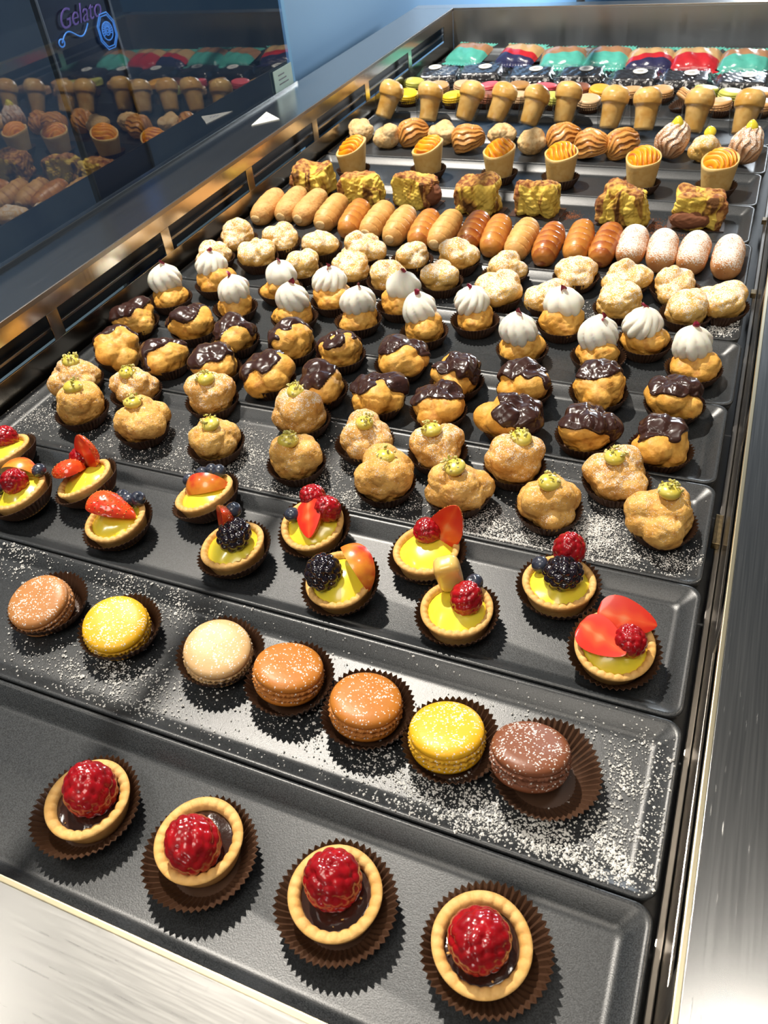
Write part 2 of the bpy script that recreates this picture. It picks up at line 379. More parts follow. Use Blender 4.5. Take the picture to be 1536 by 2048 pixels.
# ------------------------------------------------------------------ fruit
def fib(n):
    i = np.arange(n) + 0.5; ph = math.pi * (1 + 5 ** 0.5) * i; z = 1 - 2 * i / n; r = np.sqrt(1 - z * z)
    return np.stack([r * np.cos(ph), r * np.sin(ph), z], 1)
def berry_mesh(name, R, n, amp, tall, material, seed=0, lvl=5):
    D, F = ico(lvl); P0 = fib(n) + np.random.RandomState(seed).normal(0, 0.045, (n, 3))
    P0 /= np.linalg.norm(P0, axis=1)[:, None]
    dt = np.clip(D @ P0.T, -1, 1); mx_ = dt.max(1); ang = np.arccos(mx_)
    w = math.sqrt(4 * math.pi / n) * 0.64
    b = np.sqrt(np.maximum(0, 1 - (ang / w) ** 2))
    r = R * (1 - amp + amp * b) * (1 + 0.03 * wav(D, seed, 2.5))
    taper = 1 - 0.16 * np.clip(D[:, 2], 0, 1) ** 2
    P = D * r[:, None]; P[:, 0] *= taper; P[:, 1] *= taper; P[:, 2] *= tall
    return mesh(name, P, F, material)
RASP = [berry_mesh('raspberry', 0.0112, 62, 0.13, 1.12, M['rasp'], s) for s in (1, 2, 3)]
RASPBIG = [berry_mesh('raspberry', 0.0163, 84, 0.11, 1.14, M['rasp'], s) for s in (4, 5, 6, 7)]
BLACK = [berry_mesh('blackberry', 0.0150, 46, 0.25, 0.92, M['black'], s) for s in (7, 8)]
def blueberry_mesh():
    D, F = ico(4); c = np.arccos(np.clip(D[:, 2], -1, 1))
    r = 0.0066 * (1 - 0.20 * np.exp(-(c / 0.28) ** 2) + 0.08 * np.exp(-((c - 0.48) / 0.13) ** 2) * (0.7 + 0.3 * np.cos(5 * np.arctan2(D[:, 1], D[:, 0]))))
    P = D * r[:, None]; P[:, 2] *= 0.88
    return mesh('blueberry', P, F, M['blue'])
BLUE = blueberry_mesh()
def straw_half(L, R, thick=1.0, seed=0):    # axis +x is the tip, the cut face looks along +z... skin below (-z)
    nt, na = 40, 33
    t = np.linspace(0, 1, nt); rr = R * np.sin(np.pi * np.clip(t, 0, 1) ** 0.66) ** 0.58 * (1 - 0.15 * t); rr[0] = R * 0.05; rr[-1] = R * 0.03
    x = (t - 0.42) * L
    a = np.linspace(math.pi, 2 * math.pi, na)
    V = np.stack([np.repeat(x, na), np.outer(rr, np.cos(a)).ravel(), np.outer(rr, np.sin(a)).ravel() * thick], 1)
    pit = np.cos(np.repeat(t, na) * 34 + np.tile(np.arange(na), nt) % 2 * 0) * np.cos(np.tile(a, nt) * 11)
    V[:, 1:] *= (1 - 0.05 * np.clip(pit, 0, 1) ** 3)[:, None]
    skin = mesh('skin', V, grid(na, nt, False), M['straw'])
    # cut face
    nb = 21; s = np.linspace(-1, 1, nb)
    V2 = np.stack([np.repeat(x, nb), np.outer(rr, s).ravel(), np.repeat(rr, nb) * 0.05 * (1 - np.tile(s, nt) ** 2)], 1)
    k = np.clip(np.abs(np.tile(s, nt)) * 1.1 + 0.28 + 0.12 * wav(V2 * 400, seed, 1.2) + 0.5 * np.repeat(np.abs(t - 0.45), nb), 0, 1)
    face = mesh('cut_face', V2, [f[::-1] for f in grid(nb, nt, False)], M['strawcut'], k=k)
    D, F = ico(1); items = []
    for i in range(5, nt - 4, 4):
        for j in range(2 + (i // 4 % 2) * 2, na - 1, 4):
            c = V[i * na + j]; items.append((D * np.array([0.0008, 0.0005, 0.0005]) + c * 1.003, F))
    Vs, Fs = merge(items)
    seeds = mesh('seeds', Vs, Fs, M['seed'])
    return skin, face, seeds
STRAW = straw_half(0.040, 0.0150, 0.9, 3)
def add_straw(parent, loc, rot, s=1.0):
    o = part('strawberry_half', STRAW[0], parent, loc, rot, (s, s, s))
    part('cut_face', STRAW[1], o); part('seeds', STRAW[2], o)
    return o
def wedge_mesh(R, ang):                     # lune of a peach: skin outside, two flat flesh sides
    nu, nv = 24, 10
    u = np.linspace(-math.pi / 2 + 0.05, math.pi / 2 - 0.05, nu); v = np.linspace(-ang / 2, ang / 2, nv)
    V = np.array([[R * math.sin(a), R * math.cos(a) * math.cos(b), R * math.cos(a) * math.sin(b)] for b in v for a in u])
    skin = mesh('skin', V, grid(nu, nv, False), M['peachskin'])
    items = []
    for b in (v[0], v[-1]):
        W = [[R * math.sin(a), R * math.cos(a) * math.cos(b), R * math.cos(a) * math.sin(b)] for a in u]
        I = [[R * 0.97 * math.sin(a), R * 0.20 * math.cos(a * 0.9), 0] for a in u]
        Fq = [[i, i + 1, nu + i + 1, nu + i] for i in range(nu - 1)]
        items.append((np.array(W + I), Fq))
    Vf, Ff = merge(items)
    return skin, mesh('flesh', Vf, Ff, M['peachflesh'])
PEACH = wedge_mesh(0.021, 0.95)
def add_peach(parent, loc, rot, s=(1, 1, 1)):
    o = part('peach_slice', PEACH[0], parent, loc, rot, s); part('flesh', PEACH[1], o); return o
def superell(a, b, c, p, lvl=5):
    D, F = ico(lvl)
    r = (np.abs(D[:, 0] / a) ** p + np.abs(D[:, 1] / b) ** p + np.abs(D[:, 2] / c) ** p) ** (-1 / p)
    return D * r[:, None], F

# ------------------------------------------------------------------ tart shells
def tart_mesh(R, h, seed, wall=0.0052, n=26):
    rnd = np.random.RandomState(seed)
    prof = [(0.0005, 0), (R * 0.80, 0), (R * 0.86, h * 0.25), (R * 0.94, h * 0.75), (R * 1.0, h * 0.93), (R * 1.0, h), (R - wall * 0.25, h * 1.04),
            (R - wall * 0.55, h * 1.06), (R - wall * 0.8, h * 1.02), (R - wall, h * 0.93), (R - wall * 1.08, h * 0.75), (R - wall * 1.1, h * 0.55), (0.0005, h * 0.55)]
    ph = rnd.uniform(0, 6)
    lump = {5: 0.15, 6: 0.8, 7: 1.0, 8: 1.0, 9: 0.5}
    def rad(j, r, z, th):
        b = np.abs(np.sin((th + 0.02 * np.sin(3 * th + ph)) * n / 2)) ** 0.7
        return r * (1 + 0.010 * np.sin(2 * th + ph)) + (0.0011 * (0.5 - b) * lump.get(j, 0) if j > 6 else 0)
    def zf(j, r, z, th):
        b = np.abs(np.sin((th + 0.02 * np.sin(3 * th + ph)) * n / 2)) ** 0.6
        return z + 0.0011 * (b - 0.6) * lump.get(j, 0) + (0.0005 * np.sin(3 * th + ph) if j > 3 else 0)
    V, F = lathe(prof, n * 8, rad, zf)
    return mesh('pastry_shell', V, F, M['crust'])
def disc_fill(name, R, z, dome, seed, material, rip=0.0004):
    nu, nv = 48, 12; V = []
    th = np.linspace(0, 2 * math.pi, nu, endpoint=False)
    for j in range(nv):
        q = j / (nv - 1); r = max(R * (1 - q), 0.0002)
        x, y = r * np.cos(th), r * np.sin(th)
        zz = z + dome * (1 - (1 - q) ** 2) + rip * wav(np.stack([x, y, 0 * x], 1) * 250, seed, 1.0)
        V.append(np.stack([x, y, zz], 1))
    bottom = V[0].copy(); bottom[:, 2] -= 0.004; V.insert(0, bottom)
    return mesh(name, np.concatenate(V), grid(nu, nv + 1), material)

# ================================================================== SETTING
X0, X1, Y0, Y1, ZR = -1.52 * S, 0.0886 * S, 0.156 * S, 4.42 * S, 0.178 * S
def plane_box(*a): V, F = box(*a); return V, F
struct('floor', mesh('floor', *box(-5, 4, -3, 7, -0.95, -0.90), M['floor'], smooth=False))
struct('wall_left', mesh('wall_left', *box(-1.86 * S - 0.012, -1.86 * S, 3.32 * S, 6.9, -0.90, 0.75), M['bluewall'], smooth=False))
struct('wall_far_left', mesh('wall_far_left', *box(-2.6, -2.5, -3, 7.0, -0.90, 1.6), M['darkwall'], smooth=False))
struct('wall_back', mesh('wall_back', *box(-2.5, 4, 6.9, 7.0, -0.90, 1.6), M['bluewall'], smooth=False))

# ---- display case
case = thing('display_case', 'long brushed steel pastry display case with dark glass on its left', 'display case', (0, 0, -0.90))
cz = 0.90
def cpart(name, items, material, w=0.0008, parent=None):
    me = bevel_mesh(name, [(np.array(V) + np.array([0, 0, cz]), F) for V, F in items], material, w)
    return part(name, me, parent or case)
RO = -1.735 * S; XR = 0.62 * S; YF = -0.55 * S; YB = 4.50 * S
rt = 0.0035                                  # sheet thickness of the rim
cpart('left_rim', [box(RO, X0, Y0, Y1, ZR - rt, ZR)], M['steely'])
cpart('right_rim', [box(X1, XR, YF, YB, ZR - rt, ZR)], M['steely'])
cpart('front_rim', [box(RO, X1 - 0.0002, YF, Y0, ZR - rt, ZR)], M['steel'])
cpart('back_rim', [box(RO, X1 - 0.0002, Y1, YB, ZR - rt, ZR)], M['steel'])
cpart('rim_edge_trim', [box(X1 - 0.0022, X1 + 0.0006, Y0, Y1, ZR - 0.004, ZR + 0.0005), box(X0, X1, Y0 - 0.0006, Y0 + 0.0022, ZR - 0.004, ZR + 0.0005)], M['brass'], 0.0004)
cpart('rim_edge_strip', [box(X0 - 0.0004, X0 + 0.0020, Y0, Y1, ZR - 0.005, ZR + 0.0006)], M['rail'], 0.0004)
cpart('glass_channel', [box(RO - 0.004, RO + 0.006, Y0, 3.09 * S, ZR - 0.001, ZR + 0.004)], M['steely'])
bars = [1.318 + 0.4975 * k for k in range(-3, 7)]
ZS0, ZS1 = 0.056 * S, 0.126 * S
def slotted(xa, xb):
    it = [box(xa, xb, Y0, Y1, ZS1, ZR - rt), box(xa, xb, Y0, Y1, -0.028, ZS0)]
    for b in bars:
        if 0.3 < b < 4.27: it.append(box(xa, xb, (b - 0.020) * S, (b + 0.020) * S, ZS0, ZS1))
    it.append(box(xa, xb, 4.28 * S, Y1, ZS0, ZS1)); it.append(box(xa, xb, Y0, 0.19 * S, ZS0, ZS1))
    return it
cpart('left_wall', slotted(X0 - 0.0018, X0), M['wallsteel'], 0.0003)
cpart('right_wall', slotted(X1, X1 + 0.0018), M['wallsteel'], 0.0003)
cpart('left_vent_back', [box(X0 - 0.020, X0 - 0.016, Y0, Y1, ZS0 - 0.006, ZS1 + 0.006)], M['void'], 0.0002)
cpart('right_vent_back', [box(X1 + 0.016, X1 + 0.020, Y0, Y1, ZS0 - 0.006, ZS1 + 0.006)], M['void'], 0.0002)
cpart('left_vent_rail', [box(X0 - 0.011, X0 - 0.007, Y0, Y1, 0.076 * S, 0.084 * S)], M['rail'], 0.0006)
cpart('right_vent_rail', [box(X1 + 0.005, X1 + 0.009, Y0, Y1, 0.076 * S, 0.084 * S)], M['rail'], 0.0006)
cpart('back_wall', [box(X0, X1, Y1, Y1 + 0.002, -0.028, ZR - rt)], M['backsteel'], 0.0004)
cpart('front_wall', [box(X0, X1, Y0 - 0.002, Y0, -0.028, ZR - rt)], M['wallsteel'], 0.0004)
cpart('case_floor', [box(X0, X1, Y0, Y1, -0.034, -0.028)], M['void'], 0.0004)
cpart('cabinet_body', [box(RO + 0.01, XR - 0.01, YF + 0.01, YB - 0.005, -0.90, -0.036)], M['case'], 0.003)
# tray ledge on the right and its brass clips
cpart('tray_ledge', [box(0.078 * S, X1 - 0.0006, Y0, Y1, -0.026, -0.020)], M['rail'], 0.0008)
for k, (yy, ln) in enumerate(((1.16, 0.040), (2.09, 0.012), (2.56, 0.012))):
    cpart('brass_clip', [box(0.071 * S, 0.0845 * S, (yy - ln) * S, (yy + ln) * S, -0.020, -0.014)], M['clip'], 0.0006)
gl = cpart('glass_pane', [box(RO - 0.003, RO + 0.001, -0.6 * S, 3.068 * S, ZR - 0.001, 0.95 * S)], M['glass'], 0.0002)

# overhead canopy rail whose thin shadow crosses the trays lengthwise
rb = 1.32 * S; rx = (-0.715 - 1.33 * 0.321) * S
rail = thing('canopy_rail', 'thin dark canopy rail on two posts above the display case', 'rail', (rx, 0, -0.90))
def tube(name, p0, p1, r, material, parent=None, seg=20):
    p0, p1 = Vector(p0), Vector(p1); d = p1 - p0; q = d.to_track_quat('Z', 'Y')
    V, F = lathe([(0.0001, 0), (r, 0), (r, d.length), (0.0001, d.length)], seg)
    V = np.array([tuple(q @ Vector(v) + p0) for v in V]); return part(name, mesh(name, V, F, material, smooth=False), parent)
tube('cross_rail', (0, -0.9, 0.9 + rb), (0, 2.6, 0.9 + rb), 0.0075, M['case'], rail)
tube('post', (0, -0.88, 0), (0, -0.88, 0.9 + rb), 0.012, M['case'], rail)
tube('post', (0, 2.58, 0), (0, 2.58, 0.9 + rb), 0.012, M['case'], rail)

# cards on the rim and the pane
def flatpoly(name, pts, th, material):
    n = len(pts); V = [(x, y, 0) for x, y in pts] + [(x, y, th) for x, y in pts]
    F = [list(range(n))[::-1], list(range(n, 2 * n))] + [[i, (i + 1) % n, n + (i + 1) % n, n + i] for i in range(n)]
    return mesh(name, V, F, material, smooth=False)
tri = [np.array(p) * S for p in ((-1.639, 2.564), (-1.568, 2.642), (-1.661, 2.715))]
c0 = sum(tri) / 3
card = part('triangle_card', flatpoly('triangle_card', [tuple(p - c0) for p in tri], 0.0012, M['white']), None, (c0[0], c0[1], ZR))
tag(card, 'small white triangular card with blue marks lying on the left steel rim', 'card')
for k, (ox, oy, l) in enumerate(((-0.004, 0.006, 0.010), (0.000, 0.003, 0.013), (0.004, -0.002, 0.008))):
    part('printed_mark', flatpoly('printed_mark', [(ox - 0.0009, oy - l / 2), (ox + 0.0009, oy - l / 2 + 0.002), (ox + 0.0012, oy + l / 2), (ox - 0.0007, oy + l / 2 - 0.002)], 0.0002, M['ink']), card, (0, 0, 0.0012))
gy0, gz0 = atx(546, 196, RO + 0.002); gy1, gz1 = atx(586, 134, RO + 0.002)
gc = thing('price_card', 'pale green card standing at the far end of the dark glass', 'card', (RO + 0.004, (gy0 + gy1) / 2, ZR + 0.004))
part('card_sheet', bevel_mesh('card_sheet', [box(-0.0006, 0.0006, -0.033, 0.033, 0, 0.033)], M['paleg'], 0.0003), gc)
for k in range(3):
    part('printed_line', mesh('printed_line', *box(0.0006, 0.0009, -0.018, 0.016 - 0.006 * k, 0.0085 + 0.007 * k, 0.0105 + 0.007 * k), M['darkink'], smooth=False), gc)

# board with lit emblem and word behind the glass
bx = -2.15 * S
by0, bz0 = atx(107, 110, bx); by1, _ = atx(240, 100, bx)
bd = thing('lit_sign_board', 'navy board with lit word and blue octagon emblem behind the glass', 'sign', (bx, 0, -0.90))
part('board_panel', bevel_mesh('board_panel', [box(-0.004, 0.0, by0, by1, 0.0, 0.9 + 0.40)], M['board'], 0.001), bd)
part('board_frame', bevel_mesh('board_frame', [box(-0.006, 0.003, by0 - 0.006, by0, 0, 1.30), box(-0.006, 0.003, by1, by1 + 0.006, 0, 1.30)], M['rail'], 0.0008), bd)
def strokes(name, lines, r, material, parent):
    cu = bpy.data.curves.new(name, 'CURVE'); cu.dimensions = '3D'; cu.bevel_depth = r; cu.bevel_resolution = 2
    for pts, cyc in lines:
        s = cu.splines.new('POLY'); s.points.add(len(pts) - 1)
        for p_, c_ in zip(s.points, pts): p_.co = (*c_, 1)
        s.use_cyclic_u = cyc
    tmp = bpy.data.objects.new(name, cu); COL.objects.link(tmp)
    bpy.context.view_layer.update()
    me = bpy.data.meshes.new_from_object(tmp.evaluated_get(bpy.context.evaluated_depsgraph_get()))
    bpy.data.objects.remove(tmp); me.materials.clear(); me.materials.append(material)
    return part(name, me, parent)
ey, ez = atx(212, 62, bx); er = 0.0225
lines = [([(0.003, ey + rr * math.sin(a + .39), cz + ez + rr * 1.15 * math.cos(a + .39)) for a in np.linspace(0, 2 * math.pi, 8, endpoint=False)], True) for rr in (er, er * 0.86)]
lines += [([(0.003, ey + rr * math.sin(a), cz + ez + rr * math.cos(a)) for a in np.linspace(0, 2 * math.pi, 24, endpoint=False)], True) for rr in (er * 0.55, er * 0.25, er * 0.12)]
lines += [([(0.003, ey + er * 0.3 * math.sin(a), cz + ez + er * 0.3 * math.cos(a)), (0.003, ey + er * 0.5 * math.sin(a), cz + ez + er * 0.5 * math.cos(a))], False) for a in np.linspace(-2, 2, 13)]
strokes('octagon_emblem', lines, 0.0009, M['neonblue'], bd)
fy, fz = atx(150, 75, bx)
pts = [(0.003, fy + 0.033 * (t - 0.5) * 2, cz + fz + 0.008 * math.sin(t * 6.5) + 0.010 * t) for t in np.linspace(0, 1, 26)]
loop = [(0.003, fy - 0.034 + 0.006 * math.cos(a), cz + fz + 0.005 * math.sin(a)) for a in np.linspace(0, 6.2, 14)]
strokes('flourish', [(pts, False), (loop, True)], 0.0010, M['neonblue'], bd)
ty, tz = atx(118, 62, bx)
tcu = bpy.data.curves.new('word', 'FONT'); tcu.body = 'Gelato'; tcu.size = 0.036; tcu.shear = 0.4; tcu.extrude = 0.0006; tcu.offset = -0.0004
tob = bpy.data.objects.new('word', tcu); COL.objects.link(tob); bpy.context.view_layer.update()
tme = bpy.data.meshes.new_from_object(tob.evaluated_get(bpy.context.evaluated_depsgraph_get())); bpy.data.objects.remove(tob)
tme.materials.clear(); tme.materials.append(M['neonpurple'])
part('word', tme, bd, (0.003, ty, cz + tz), (math.pi / 2, 0, math.pi / 2))

# ------------------------------------------------------------------ trays
def tray_mesh(x0, x1, y0, y1, seed):
    # rounded rectangle rings: outside skirt, rim, inner slope, floor
    def ring(ins, z, rad, seg=7):
        a0, a1, b0, b1 = x0 + ins, x1 - ins, y0 + ins, y1 - ins; pts = []
        for cx_, cy_, st in ((a1 - rad, b1 - rad, 0), (a0 + rad, b1 - rad, 90), (a0 + rad, b0 + rad, 180), (a1 - rad, b0 + rad, 270)):
            for t in np.linspace(0, 90, seg):
                an = math.radians(st + t); pts.append((cx_ + rad * math.cos(an), cy_ + rad * math.sin(an), z))
        return np.array(pts)
    rings = [ring(0.004, -0.018, 0.007), ring(0.0006, -0.003, 0.010), ring(0.0, -0.001, 0.0105), ring(0.0006, 0.0002, 0.010), ring(0.0022, 0.0004, 0.009),
             ring(0.0040, -0.0003, 0.008), ring(0.0120, -0.0068, 0.006), ring(0.0140, -0.0084, 0.006), ring(0.0170, -0.009, 0.005)]
    n = len(rings[0]); V = np.concatenate(rings); F = grid(n, len(rings))
    F.append([i + n * (len(rings) - 1) for i in range(n)]); F.append(list(range(n))[::-1])
    return mesh('serving_tray', V, F, M['tray'])
RX = [.0702, .070, .0665, .0635, .0612, .068, .0612, .0560, .0465, .0500, .058, .060, .060, .060, .060, .060]
WHAT = ['holding the raspberry tarts, nearest the front edge', 'holding the large macarons, scattered with icing sugar', 'holding the fruit tarts', 'holding the pistachio puffs, scattered with icing sugar',
        'holding the chocolate topped puffs', 'holding the whipped cream puffs', 'holding the sugared puffs', 'holding the row of pastry horns', 'holding the marbled cake slices',
        'holding the orange topped cones', 'holding the shell pastries', 'holding the mushroom shaped babas', 'holding the small bright macarons', 'holding the black wrapped packs',
        'holding the teal and red packets', 'empty, against the back wall']
TR = []
for i in range(16):
    y0 = (0.1815 + 0.2655 * i) * S; y1 = min(y0 + 0.2655 * S - 0.0012, 4.415 * S)
    x0, x1 = -1.505 * S, RX[i] * S
    cx_, cy_ = (x0 + x1) / 2, (y0 + y1) / 2
    o = part('serving_tray', tray_mesh(x0 - cx_, x1 - cx_, y0 - cy_, y1 - cy_, i), None, (cx_, cy_, 0 if i % 2 == 0 else -0.0004))
    tag(o, 'long black tray ' + WHAT[i], 'tray', 'black trays lined up in the case')
    TR.append((x0, x1, y0, y1))

# ------------------------------------------------------------------ loose sugar and cocoa
def tray_z(x, y, tr):
    d = min(x - tr[0], tr[1] - x, y - tr[2], tr[3] - y)
    return -0.009 if d > 0.0145 else -0.009 + (0.0145 - d) / 0.0105 * 0.0088 if d > 0.004 else 0.0002
def grains(name, tr, spots, n, size, material, seed, label, cat, avoid=()):
    rnd = np.random.RandomState(seed); D = np.array([[1, 0, 0], [-1, 0, 0], [0, 1, 0], [0, -1, 0], [0, 0, 1], [0, 0, -0.6]], float)
    F0 = [[0, 2, 4], [2, 1, 4], [1, 3, 4], [3, 0, 4], [2, 0, 5], [1, 2, 5], [3, 1, 5], [0, 3, 5]]
    w = np.array([s[4] for s in spots], float); w /= w.sum(); V, F, c = [], [], 0
    tries = 0
    while c < n and tries < n * 5:
        tries += 1
        s = spots[rnd.choice(len(spots), p=w)]
        x, y = s[0] + rnd.normal() * s[2], s[1] + rnd.normal() * s[3]
        if not (tr[0] + 0.002 < x < tr[1] - 0.002 and tr[2] + 0.002 < y < tr[3] - 0.002): continue
        if any((x - ax) ** 2 + (y - ay) ** 2 < ar * ar for ax, ay, ar in avoid): continue
        # clumps: keep by a patchy mask
        if math.sin(x * 90 + 3 * math.sin(y * 60)) * math.sin(y * 110 + 2 * math.sin(x * 70)) < rnd.uniform(-1.2, 0.7) - 0.1: continue
        g = size * rnd.lognormal(0, 0.38)
        P = D * g * rnd.uniform(0.7, 1.2, (6, 1)) + np.array([x, y, tray_z(x, y, tr) + g * 0.4])
        V.append(P); F += [[a + 6 * c for a in f] for f in F0]; c += 1
    V = np.concatenate(V); o0 = V.mean(0); o0[2] = -0.009
    o = part(name, mesh(name, V - o0, F, material, smooth=False), None, tuple(o0))
    tag(o, label, cat, kind='stuff')
    return o
def spot(px, py, sx_, sy_, w): x, y = at(px, py, BASE); return (x, y, sx_, sy_, w)

# ================================================================== PASTRIES
ORD = ['first', 'second', 'third', 'fourth', 'fifth', 'sixth', 'seventh', 'eighth', 'ninth', 'tenth', 'eleventh', 'twelfth', 'thirteenth', 'fourteenth', 'fifteenth']
def rank(i, n):
    if i == 0: return 'leftmost'
    if i == n - 1: return 'rightmost'
    return ORD[i] + ' from the left' if i <= n // 2 else (ORD[n - 1 - i] + ' from the right')
rr_ = random.Random(7)

# ---- raspberry chocolate tarts
CT = [(172, 1612, 170, 1590, 182, 1580, 'chocolate spilling over its crust at lower right', (0.1, -0.3)),
      (404, 1705, 393, 1672, 386, 1690, 'a nut chip stuck to its berry', (-0.2, 0.1)),
      (673, 1805, 668, 1778, 665, 1760, 'upright berry in the middle, glossy rim of sugar', (0.0, 0.15)),
      (972, 1893, 963, 1880, 958, 1880, 'nearest and largest in view, at the bottom right', (0.15, 0.45))]
avoid2 = []
for i, (cx_, cy_, tx, ty_, bx_, by_, desc, tl) in enumerate(CT):
    x, y = at(cx_, cy_, 0.0035); t = thing('raspberry_tart', 'chocolate tart with one raspberry, ' + desc, 'tart', (x, y, BASE), group='raspberry tarts on the front tray')
    part('paper_cup', CUPS['wide'][i % 2], t, rot=(0, 0, i))
    sx_, sy_ = at(tx, ty_, 0.012); lx, ly = (sx_ - x), (sy_ - y)
    lx, ly = max(-0.004, min(0.004, lx)), max(-0.004, min(0.006, ly))
    part('pastry_shell', tart_mesh(0.0262, 0.0165, i, 0.0062, 24), t, (lx, ly, 0.0008))
    part('ganache', disc_fill('ganache', 0.0205, 0.0120, 0.0012, i, M['ganache'], 0.0007), t, (lx, ly, 0.0008))
    rx_, ry_ = at(bx_, by_, 0.014); rx_, ry_ = max(-0.006, min(0.006, rx_ - x - lx)), max(-0.006, min(0.009, ry_ - y - ly))
    part('raspberry', RASPBIG[i], t, (lx + rx_, ly + ry_, 0.0240), (tl[0] - 0.35, tl[1], i * 1.3))
    part('chopped_nuts', crumbs_mesh('chopped_nuts', 7, 0.018, 0.0011, M['crust'], 40 + i, 0.0136), t, (lx, ly, 0.0008))

# ---- large macarons
def macaron_parts(R, H, shell_m, foot_m, fill_m, seed, nu=72):
    rnd = np.random.RandomState(seed)
    hs = H * 0.40
    def dome(sign):
        prof = [(R * 0.90, 0), (R * 0.985, hs * 0.22), (R, hs * 0.42), (R * 0.97, hs * 0.64), (R * 0.88, hs * 0.83), (R * 0.7, hs * 0.94), (R * 0.4, hs * 0.99), (0.0003, hs)]
        V, F = lathe(prof, nu, zfun=lambda j, r, z, th: z + R * 0.010 * np.sin(2 * th + seed) * (j > 4) * 0.5); V = V.copy()
        V[:, 2] *= sign
        return V, F if sign > 0 else [f[::-1] for f in F]
    up, Fu = dome(1); lo, Fl = dome(-1)
    up[:, 2] += H * 0.60; lo[:, 2] += H * 0.40
    top = mesh('top_shell', up, Fu, shell_m); bot = mesh('bottom_shell', lo, Fl, shell_m)
    def foot(zc):
        nn = 160; prof = [(R * 0.90, zc - H * 0.065), (R * 0.985, zc - H * 0.045), (R * 1.03, zc), (R * 1.0, zc + H * 0.045), (R * 0.90, zc + H * 0.07)]
        return lathe(prof, nn, lambda j, r, z, th: r * (1 + (0.020 * np.sin(th * 37 + 3 * np.sin(5 * th + seed)) + 0.014 * np.sin(th * 61 + z * 3000)) * (0 < j < 4)))
    V, F = merge([foot(H * 0.60), foot(H * 0.40)]); feet = mesh('ruffled_feet', V, F, foot_m)
    V, F = lathe([(R * 0.5, H * 0.42), (R * 0.93, H * 0.45), (R * 0.95, H * 0.5), (R * 0.93, H * 0.55), (R * 0.5, H * 0.58)], 60)
    return top, bot, feet, mesh('filling', V, F, fill_m)
def mmat(n, c, dust=None, rough=0.45):
    a = mat('macaron_' + n, c, rough, vary=tuple(min(1, x * 1.12) for x in c), scale=90, dust=dust, bump=0.12, bscale=700)
    b = mat('macaron_foot_' + n, tuple(x * 0.86 for x in c), 0.7, vary=tuple(min(1, x * 1.1 + 0.02) for x in c), scale=300, bump=0.9, bscale=900, dust=(dust[0] * 0.8, dust[1]) if dust else None)
    return a, b
MC = {'caramel': mmat('caramel', (0.47, 0.20, 0.06), (0.34, 950)), 'yellow': mmat('yellow', (0.78, 0.43, 0.012), (0.34, 950)),
      'beige': mmat('beige', (0.66, 0.42, 0.19), (0.28, 950)), 'orange': mmat('orange_brown', (0.50, 0.175, 0.022), (0.28, 950)),
      'brown': mmat('cocoa_brown', (0.21, 0.068, 0.028), (0.34, 950))}
MCOLS = [('caramel', 'caramel', 'caramel brown macaron with a small chip at its edge, leftmost of its tray'), ('yellow', 'yellow', 'yellow macaron with faint sugar, second from left on its tray'),
         ('beige', 'beige', 'pale beige macaron in a pleated cup, the only beige of its tray'), ('orange', 'orange', 'orange brown macaron tipped right, showing its ruffled side'),
         ('orange', 'orange', 'orange brown macaron lying level, left of the heavily sugared yellow one'), ('yellow', 'yellow', 'yellow macaron heavily speckled with sugar, second from right'),
         ('brown', 'brown', 'cocoa brown macaron leaning left in a wide open cup')]
MPOS = [(85, 1203, 0.0), (231, 1250, 0.06), (432, 1300, -0.05), (571, 1354, 0.16), (726, 1413, 0.0), (893, 1476, -0.02), (1058, 1528, -0.28)]
for i, ((px, py, tl), (c, _, lab)) in enumerate(zip(MPOS, MCOLS)):
    x, y = at(px, py, 0.008)
    t = thing('macaron', lab, 'macaron', (x, y, BASE), (0.0, 0, 0), 'large macarons on the second tray')
    big = i == 6
    part('paper_cup', CUPS['wide' if big else 'tart'][i % 2], t, ((0.008, 0.003, 0.002) if big else (0.0025, 0.0015, 0.0004)), (0, 0.10 if big else 0.02, i))
    T, B, Ft, Fi = macaron_parts(0.0238, 0.0225, MC[c][0], MC[c][1], MC[c][1], i)
    rot = (0.20, tl, i * 0.7); lz = 0.0035 + 0.02 * abs(tl)
    for nm, me in (('bottom_shell', B), ('filling', Fi), ('ruffled_feet', Ft), ('top_shell', T)):
        part(nm, me, t, (0, 0, lz), rot)
    avoid2.append((x, y, 0.018))

